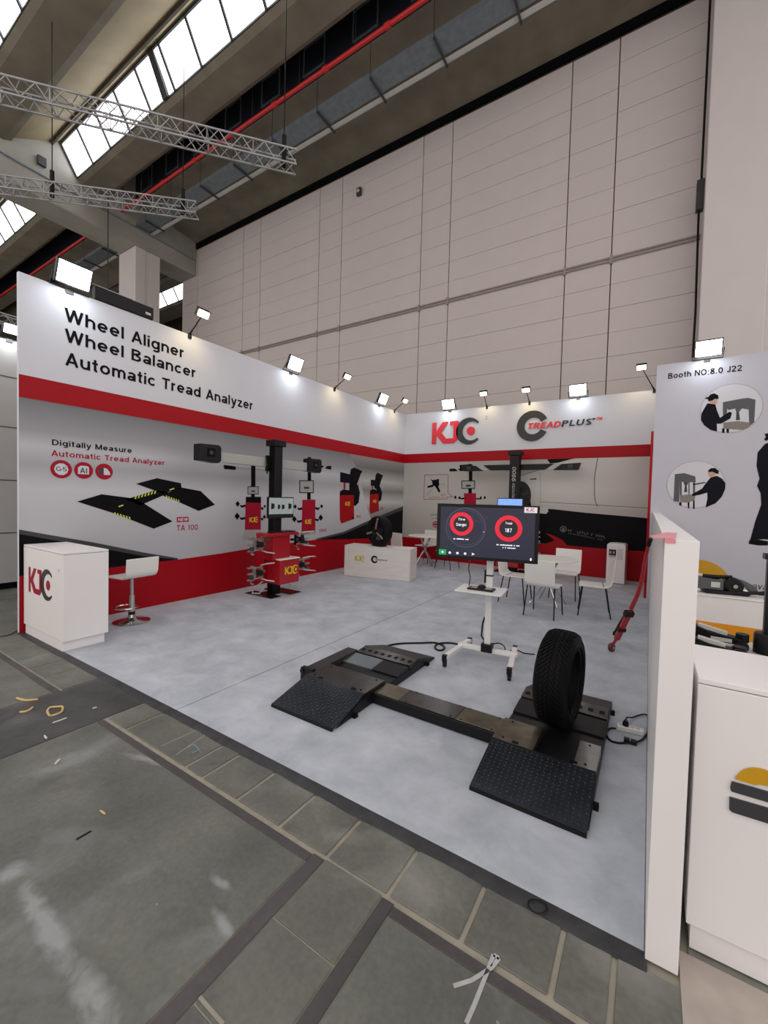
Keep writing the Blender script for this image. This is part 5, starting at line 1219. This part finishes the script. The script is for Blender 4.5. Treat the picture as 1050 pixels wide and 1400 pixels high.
# joining beam with bright cover plates
MB().box(4.13 - OX, 5.125 - OX, -7.56 - OYt, -7.33 - OYt, .004, .082).build('beam_body', BLK, ta, bevel=.004)
for i, (xa, xb, mm) in enumerate(((4.135, 4.36, GOLDST), (4.363, 4.82, DSTEEL), (4.823, 5.12, GOLDST))):
    MB().box(xa - OX, xb - OX, -7.545 - OYt, -7.345 - OYt, .082, .088).build('beam_cover', mm, ta, bevel=.002)
bm_ = MB().cyl((0, 0, 0), (0, 0, .003), .006, 8).mesh('bolt', BLACK)
for x in (4.42, 4.78, 4.86, 5.08): 
    for y in (-7.53, -7.36): share('bolt', bm_, ta, (x - OX, y - OYt, .088))

# ================================================================== TYRE STANDING IN THE SECOND UNIT
tr_ = .318; tw = .105
ty = thing('tyre', 'black car tyre with chevron tread standing upright on the right ramp', 'tyre', (5.437, -7.17, .099), math.radians(-4))
MT = Matrix.Translation((0, 0, tr_ - .006)) @ Matrix.Rotation(math.radians(90), 4, 'Y')
prof = [(.203, -.075), (.196, -.082), (.20, -.092), (.215, -.098), (.25, -.106), (.275, -.104), (.296, -.092), (.308, -.075), (.3125, -.04), (.3135, 0), (.3125, .04), (.308, .075), (.296, .092), (.275, .104), (.25, .106), (.215, .098), (.20, .092), (.196, .082), (.203, .075), (.25, .085), (.285, .075), (.295, 0), (.285, -.075), (.25, -.085)]
MB().lathe(prof, MT, 96, True).build('carcass', RUB, ty, smooth=True)
trd = MB(); nb = 64
def rad(z): return .3135 - .0055 * (abs(z) / .075) ** 2 if abs(z) < .075 else .308 - (abs(z) - .075) * .75
for i in range(nb):
    for s in (-1, 1):
        off = 0 if s > 0 else .5
        for (za, zb2, sk) in ((.006, .030, .55), (.034, .060, .45), (.064, .092, .25)):
            a0 = 2 * math.pi * (i + off) / nb; w_ = 2 * math.pi / nb * .60
            qs = []
            for hgt in (-.004, .0085):
                for (zz, aa) in ((za, a0 + sk * za * 9), (zb2, a0 + sk * zb2 * 9), (zb2, a0 + sk * zb2 * 9 + w_), (za, a0 + sk * za * 9 + w_)):
                    r_ = rad(zz) + hgt; qs.append(MT @ Vector((r_ * math.cos(aa), r_ * math.sin(aa), s * zz)))
            f = [(4, 5, 6, 7), (0, 1, 5, 4), (1, 2, 6, 5), (2, 3, 7, 6), (3, 0, 4, 7)]
            trd.add(qs, f if s > 0 else [tuple(reversed(k)) for k in f])
tag(trd.build('tread_blocks', RUB, ty), kind='stuff')
rb = MB()
for s in (-1, 1):
    for r_ in (.222, .268): rb.lathe([(r_ - .003, s * .0985), (r_, s * .1095), (r_ + .003, s * .1)], MT, 64)
rb.build('sidewall_ribs', RUB, ty, smooth=True)

# ================================================================== RED JACK HANDLE LEANING ON THE PARTITION
w0 = on(836, 887, 2, .03); w1 = on(841, 867, 2, .05)
def lerp(a_, b_, f): return a_ + (b_ - a_) * f
# pick y along the lean: wheel end at the floor, grip at the wall
def lean(px, py, y): return on(px, py, 1, y)
ys = w0.y
pth = [lean(*q) for q in ((886.5, 746, ys - .62), (882, 765, ys - .56), (879, 785, ys - .50), (876, 800, ys - .44), (871, 815, ys - .36), (863, 832, ys - .26))]
jk = thing('jack_handle', 'long red jack handle with a small wheel, leaning against the white partition', 'jack', (w0.x, w0.y, 0))
off = Vector((w0.x, w0.y, 0))
Lc = lambda v: v - off
MB().tube([Lc(q) for q in pth], [.015, .015, .016, .018, .020, .021], 12).build('handle_tube', REDP, jk, smooth=True)
g0 = lean(889.5, 737, ys - .66); MB().tube([Lc(pth[0]), Lc(lean(887.8, 741, ys - .64)), Lc(g0)], .019, 10).build('grip', BLK, jk, smooth=True)
e0, e1 = pth[-1], lean(843, 874, ys - .04)
MB().bar(Lc(lerp(e0, e1, .1)), Lc(e1), .055, .035).build('jack_arm', REDP, jk, bevel=.004)
MB().bar(Lc(lerp(e0, e1, .10)), Lc(lerp(e0, e1, .22)), .085, .05).build('arm_collar', BLK, jk)
MB().bar(Lc(lerp(e0, e1, .62)), Lc(lerp(e0, e1, .70)), .075, .05).build('arm_collar', BLK, jk)
s0, s1 = lean(858, 835, ys - .22), lean(839.5, 866, ys - .04)
MB().tube([Lc(s0), Lc(lerp(s0, s1, .5)), Lc(s1)], [.014, .014, .010], 10).build('hydraulic_ram', BLK, jk, smooth=True)
MB().cyl(Lc(s1) - Vector((.012, 0, 0)), Lc(s1) + Vector((.012, 0, 0)), .022, 14).build('ram_foot', BLK, jk)
MB().bar(Lc(e1), Vector((0, 0, .06)), .026, .02).build('wheel_fork', REDP, jk)
MB().lathe([(.012, -.018), (.043, -.018), (.046, -.01), (.046, .01), (.043, .018), (.012, .018)], Matrix.Translation((0, 0, .0475)) @ Matrix.Rotation(math.radians(64), 4, 'Z') @ Matrix.Rotation(math.radians(90), 4, 'X'), 24).build('wheel', mat('wheel_red', rgb(96, 24, 34), .45, var=.1), jk, smooth=True)
MB().cyl((-.022, .011, .0475), (.022, -.011, .0475), .014, 12).build('axle', CHROME, jk)

# ================================================================== CABLES, POWER STRIP, TAPE
def smoothpts(P, n=6):
    P = [Vector(p) for p in P]; out = []
    for i in range(len(P) - 1):
        p0 = P[max(0, i - 1)]; p1 = P[i]; p2 = P[i + 1]; p3 = P[min(len(P) - 1, i + 2)]
        for k in range(n):
            t_ = k / n; out.append(.5 * ((2 * p1) + (p2 - p0) * t_ + (2 * p0 - 5 * p1 + 4 * p2 - p3) * t_ ** 2 + (3 * p1 - p0 - 3 * p2 + p3) * t_ ** 3))
    out.append(P[-1]); return out
def fpath(P, z=.008): return [on(x, y, 2, z) for x, y in P]
c = MB().tube(smoothpts(fpath([(525, 884), (545, 880), (575, 879), (592, 878.5), (600, 880), (607, 884), (606, 888), (600, 889), (595, 886), (597, 881), (606, 879), (620, 879.5), (640, 884), (650, 886)], .010)), .010, 8)
tag(c.build('scanner_cable', CABLE, None, smooth=True), 'thick black cable with one loop running from the left ramp to the television stand', 'cable')
q0 = on(668, 886, 2, .13)
c = MB().tube(smoothpts([on(670, 886, 2, .10), on(676, 880, 2, .16), on(684, 880, 2, .17), on(690, 885, 2, .10), on(689, 893, 2, .04), on(680, 893, 2, .03), on(672, 891, 2, .05), on(676, 887, 2, .09), on(686, 888, 2, .05), on(695, 891, 2, .012), on(701, 888, 2, .01), on(708, 889, 2, .01), on(717, 893, 2, .01), on(731, 894.5, 2, .01)]), .006, 8)
tag(c.build('power_cable', CABLE, None, smooth=True), 'thin black cable coiled at the foot of the television stand and trailing right', 'cable')
ps0 = on(843, 996, 2, 0); ps1 = on(880, 1005, 2, 0); dv_ = ps1 - ps0
ps = thing('power_strip', 'white power strip on the carpet beside the partition', 'power strip', ((ps0 + ps1) / 2), math.atan2(dv_.y, dv_.x))
PL = dv_.length
MB().box(-PL / 2, PL / 2, -.026, .026, .001, .036).build('strip_body', WPLAS, ps, bevel=.005)
for i in range(4): MB().cyl((-PL / 2 + .03 + .034 * i, 0, .0355), (-PL / 2 + .03 + .034 * i, 0, .0375), .014, 16).build('socket', LGREY, ps)
cp = Vector((ps.location.x, ps.location.y, 0))
MB().lathe([(0, .037), (.019, .037), (.02, .055), (.012, .075), (0, .078)], Matrix.Translation((-PL / 2 + .055, 0, 0)), 16).build('plug', BLK, ps, smooth=True)
c = MB().tube(smoothpts([on(855.5, 987, 2, .075), on(857, 981, 2, .07), on(864, 981, 2, .02), on(873, 978, 2, .012), on(881, 976.5, 2, .012), on(886.2, 979, 2, .012)]), .0055, 8).tube(smoothpts([on(842, 996, 2, .018), on(834, 996, 2, .012), on(829, 1003, 2, .008), on(834, 1012, 2, .008), on(845, 1015.5, 2, .008), on(853, 1015.5, 2, .010), on(872, 1014, 2, .012), on(881, 1008, 2, .010), on(885.5, 1000, 2, .010), on(886.3, 985, 2, .012), on(886.6, 968, 2, .012)]), .0065, 8)
c = c.build('extension_lead', CABLE, None, smooth=True); tag(c, 'black lead looping round the white power strip by the partition', 'cable')
p = on(861, 1014, 2, .012); MB().box(-.035, .0, -.018, .018, .0, .03, Matrix.Translation((p.x, p.y, .001))).box(.004, .04, -.016, .02, .0, .028, Matrix.Translation((p.x, p.y, .001))).build('coupling', BLK, c, bevel=.004)
p = on(900, 733, 2, 1.504)
TP = mat('tape_pink', rgb(226, 138, 150), .35, var=.06)
tpx = thing('tape', 'strip of pink tape stuck over the end of the low white partition', 'tape', (6.0, -8.40, 1.5035))
A_ = [Vector((*on(q[0], q[1], 2, 1.504).xy, 0)) for q in ((889, 733), (912, 728), (926, 729), (924, 735), (910, 736), (893, 736))]
MB().prism([((v.x - 6.0), (v.y + 8.40)) for v in A_], 0, .002, Matrix.Identity(4)).build('tape_top', TP, tpx)
MB().box(-.036, -.006, -.1225, -.1205, -.014, .002).build('tape_flap', TP, tpx)

# ================================================================== NEIGHBOUR'S STAND
nc = thing('display_counter', "white counter with yellow and grey emblem in front of the neighbouring stand", 'counter', (6.6, -8.18, 0))
MB().box(-.515, .9, -.22, .22, .10, .985).build('body', PANELW, nc, bevel=.003)
MB().box(-.50, .88, -.20, .20, 0, .10).build('plinth', PANELW, nc)
MB().box(-.515, .9, -.22, .22, .988, 1.008).build('top_board', PANELW, nc, bevel=.003)
NF = Face(frame((6.6, -8.18, 0), (1, 0, 0), (0, 0, 1)), 1, -8.402)
NFM = frame((0, -.2225, 0), (1, 0, 0), (0, 0, 1))
KG, OG = 14.0, (980, 1030)
def emb(P, n, m): MB().prism(NF.pts(P, KG, *OG), 0, .006, NFM).build(n, m, nc)
emb([(340, 470), (400, 400), (480, 320), (580, 280), (700, 266), (830, 280), (980, 325), (1300, 470), (1400, 730), (980, 610), (800, 578), (730, 590), (620, 560), (480, 515)], 'emblem_dome', OCHRE)
emb([(285, 525), (980, 722), (1450, 860), (1450, 1060), (980, 920), (285, 715), (262, 690), (258, 630)], 'emblem_bar', DGREY)
emb([(240, 820), (980, 1035), (1450, 1170), (1450, 1460), (980, 1325), (290, 1108), (235, 1060)], 'emblem_bar', DGREY)
# pedestal with a yellow band behind the counter
tz = .80
pa = on(1045, 822, 2, tz); pb = on(950, 801, 2, tz); pc = on(1030, 806, 2, tz)
pd = thing('pedestal', 'white display pedestal with an orange band behind the neighbouring counter', 'pedestal', (6.45, pa.y + .3, 0))
fy = -.3; bx1 = pa.x - 6.45
MB().box(-.36, bx1, fy, .26, .545, tz - .012).build('pedestal_top_part', PANELW, pd, bevel=.003)
MB().box(-.362, bx1 + .002, fy - .002, .262, .0, .545).build('orange_part', mat('print_orange', rgb(226, 148, 12), .45, var=.04), pd)
MB().box(-.37, bx1 + .01, fy - .01, .27, tz - .012, tz).build('top_board', PANELW, pd, bevel=.003)
# winch lying on the pedestal
wp = on(990, 812, 2, tz)
wn = thing('winch', 'black and grey hydraulic winch tool lying on the white pedestal', 'tool', (wp.x, wp.y + .02, tz + .001), math.radians(12))
GRT = mat('tool_grey', rgb(88, 90, 93), .4, .3, var=.08)
MB().prism([(-.16, .0), (.16, .0), (.18, .02), (.16, .035), (-.16, .035), (-.17, .02)], -.07, .07, frame((0, 0, 0), (1, 0, 0), (0, 0, 1))).build('tool_base', BLK, wn)
MB().prism([(-.26, .04), (-.02, .035), (-.02, .13), (-.26, .14)], -.05, .05, frame((0, 0, 0), (1, 0, 0), (0, 0, 1))).build('tool_body', GRT, wn, bevel=.006)
MB().box(-.12, -.05, -.053, -.049, .06, .11).build('label_plate', LGREY, wn)
MB().lathe([(0, -.07), (.06, -.07), (.075, -.055), (.075, .05), (.06, .065), (0, .065)], Matrix.Translation((.06, 0, .085)) @ Matrix.Rotation(math.radians(90), 4, 'X'), 28).build('drum', BLK, wn, smooth=True)
MB().lathe([(0, 0), (.018, 0), (.018, .012), (0, .012)], Matrix.Translation((.06, -.068, .085)) @ Matrix.Rotation(math.radians(90), 4, 'X'), 16).build('drum_cap', CHROME, wn)
MB().prism([(.08, .13), (.14, .14), (.23, .09), (.25, .03), (.20, .03), (.14, .10)], -.04, .04, frame((0, 0, 0), (1, 0, 0), (0, 0, 1))).build('tool_cover', GRT, wn, bevel=.004)
MB().tube([(.07, -.06, .025), (.2, -.07, .035), (.30, -.06, .045)], [.018, .014, .022], 10).build('lever', BLK, wn, smooth=True)
MB().tube([(-.34, .04, .16), (-.2, .03, .155), (-.05, .02, .15), (.06, .01, .165)], [.018, .014, .02, .012], 10).build('upper_rod', BLK, wn, smooth=True)
MB().tube([(-.26, .03, .157), (-.17, .028, .155)], .0165, 10).build('rod_sleeve', LGREY, wn)
# low bench with black trolley jacks
bz = .82
q = on(1000, 886, 2, bz)
bn = thing('bench', 'pale low bench carrying the black jacks behind the counter', 'bench', (6.56, -7.30, 0))
MB().box(-.42, .55, -.30, .30, bz - .03, bz).build('bench_top', LGREY, bn, bevel=.004)
for x in (-.36, .5):
    for y in (-.25, .25): MB().box(x - .025, x + .025, y - .025, y + .025, 0, bz - .03).build('leg', LGREY, bn)
def jackm(name, label, px0, px1, z, h, w):
    A = on(*px0, 2, z); B = on(*px1, 2, z); d = B - A; t = thing(name, label, 'jack', (A.x, A.y, z - h / 2 + .001), math.atan2(d.y, d.x), 'black jacks on the bench')
    L_ = d.length
    t.location.z = bz + .001
    MB().prism([(-.02, .03), (L_ * .85, .03), (L_ * .98, h * .5), (L_ * .8, h * .62), (L_ * .3, h * .75), (0, h)], -w / 2, w / 2, frame((0, 0, 0), (1, 0, 0), (0, 0, 1))).build('side_plates', BLK, t, bevel=.004)
    MB().bar((L_ * .05, 0, h), (L_ * .62, 0, h * .74), .035, .02).build('lift_arm', LGREY, t)
    MB().box(L_ * .3, L_ * .7, -w / 2 - .003, -w / 2 + .001, h * .35, h * .55).build('label_plate', LGREY, t)
    for x in (.02, L_ * .88):
        MB().cyl((x, -w / 2 - .02, .03), (x, -w / 2 - .002, .03), .03, 18).build('wheel', BLK, t, smooth=True); MB().cyl((x, w / 2 + .02, .03), (x, w / 2 + .002, .03), .03, 18).build('wheel', BLK, t, smooth=True)
    MB().cyl((L_ * .9, 0, h * .45), (L_ * .9, 0, h * .85), .03, 16).build('saddle', BLK, t, smooth=True)
    return t
jackm('trolley_jack', 'black trolley jack with a pale arm, at the back of the bench', (950, 868), (1022, 880), .86, .105, .07)
jackm('trolley_jack', 'lower black trolley jack at the front edge of the bench', (950, 884), (1018, 897), .84, .075, .06)
q = on(1046, 800, 1, -7.2)
sd = thing('post_stand', 'black upright post stand at the right edge of the picture', 'stand', (q.x + .018, -7.2, bz + .001))
MB().lathe([(0, 0), (.055, 0), (.055, .10), (.05, .11), (0, .11)], Matrix.Translation((.0, 0, 0)), 24).build('base', BLK, sd, smooth=True)
MB().box(-.016, .03, -.02, .02, .1, .52).build('upright', BLK, sd, bevel=.004)
MB().box(-.03, .045, -.03, .03, .52, .55).build('top_plate', BLK, sd)

# ================================================================== BITS OF RUBBISH ON THE HALL FLOOR
PEEL = mat('foam_scrap', rgb(206, 178, 118), .7, var=.1); WHT = mat('paper_scrap', rgb(212, 208, 200), .7, var=.05); BLUE = mat('chalk_blue', rgb(120, 160, 190), .8, var=.1)
def scrap(P, m, label, r=.008, cat='scrap', z=None):
    z = ZF + r * .6 if z is None else z
    o = MB().tube(smoothpts([on(x, y, 2, z) for x, y in P], 4), [r * .6] + [r] * ((len(P) - 1) * 4 - 1) + [r * .6], 6).build('scrap', m, None, smooth=True)
    return tag(o, label, cat, 'rubbish on the hall floor')
S8 = 4.04
z8 = lambda P: [(x / S8, 860 + y / S8) for x, y in P]
scrap(z8([(90, 380), (130, 392), (165, 393), (210, 388)]), PEEL, 'long yellow foam scrap lying across the edge of the dark floor plate')
scrap(z8([(108, 458), (140, 456), (165, 445), (182, 430)]), PEEL, 'short curved yellow foam scrap on the dark floor plate')
scrap(z8([(275, 480), (262, 455), (275, 435), (310, 430), (345, 430), (342, 455), (315, 470), (280, 480)]), PEEL, 'yellow foam scrap curled into a ring on the dark floor plate')
scrap(z8([(290, 518), (330, 505), (370, 490)]), WHT, 'thin pale splinter on the dark floor plate', .005)
scrap(z8([(245, 588), (258, 605)]), WHT, 'tiny white chip at the edge of the dark floor plate', .006)
scrap(z8([(305, 745), (332, 718)]), WHT, 'white chip on the grey slab beside the dark plate', .007)
scrap([(137, 1108), (144, 1113)], PEEL, 'small yellow splinter in the middle of the big grey slab', .005)
scrap([(104, 1148), (114, 1142), (125, 1136)], CABLE, 'small black cable tie end on the big grey slab', .004)
scrap(z8([(510, 438), (535, 432)]), WHT, 'pale chip on the right of the dark floor plate', .005)
c = MB().tube(smoothpts([on(x, y, 2, .006) for x, y in ((722, 1232), (733, 1230), (745, 1235), (748, 1243), (738, 1249), (727, 1245), (722, 1236), (727, 1230), (740, 1231))]), .0025, 6)
tag(c.build('wire_loop', CABLE, None), 'thin black wire loop lying on the carpet edge strip', 'wire')
c = MB().tube(smoothpts(fpath([(0, 870), (12, 868), (22, 863), (27, 860)], .004)), .006, 6)
tag(c.build('floor_lead', mat('cable_dark_red', rgb(60, 16, 20), .5, var=.1), None), 'dark red lead on the floor at the end of the left wall', 'cable')
# chalk and glue marks on the floor
def mark(P, w, m, name):
    mb = MB(); Q = [on(x, y, 2, ZF + .0012) for x, y in P]
    for a, b in zip(Q, Q[1:]):
        d = (b - a).normalized(); n = Vector((-d.y, d.x, 0)) * w / 2; mb.add([a - n, b - n, b + n, a + n], [(0, 1, 2, 3)])
    return mb.build(name, m, floor)
CH = mat('glue_mark', rgb(172, 174, 174), .8, var=.1, scale=30)
z7 = lambda P: [(525 + x / 2, 1050 + y / 2) for x, y in P]
mark(z7([(225, 698), (250, 640), (285, 550), (300, 510), (315, 520), (295, 545), (240, 580), (190, 596)]), .014, CH, 'glue_mark')
z9 = lambda P: [(x / 2, 860 + y / 2) for x, y in P]
mark(z9([(510, 325), (530, 315), (545, 330), (525, 338)]), .006, BLUE, 'chalk_mark'); mark(z9([(480, 345), (560, 290)]), .004, CH, 'chalk_mark'); mark(z9([(440, 320), (540, 275)]), .004, CH, 'chalk_mark')
mark(z9([(545, 1005), (575, 1040), (610, 1080)]), .012, GROUT, 'glue_mark')
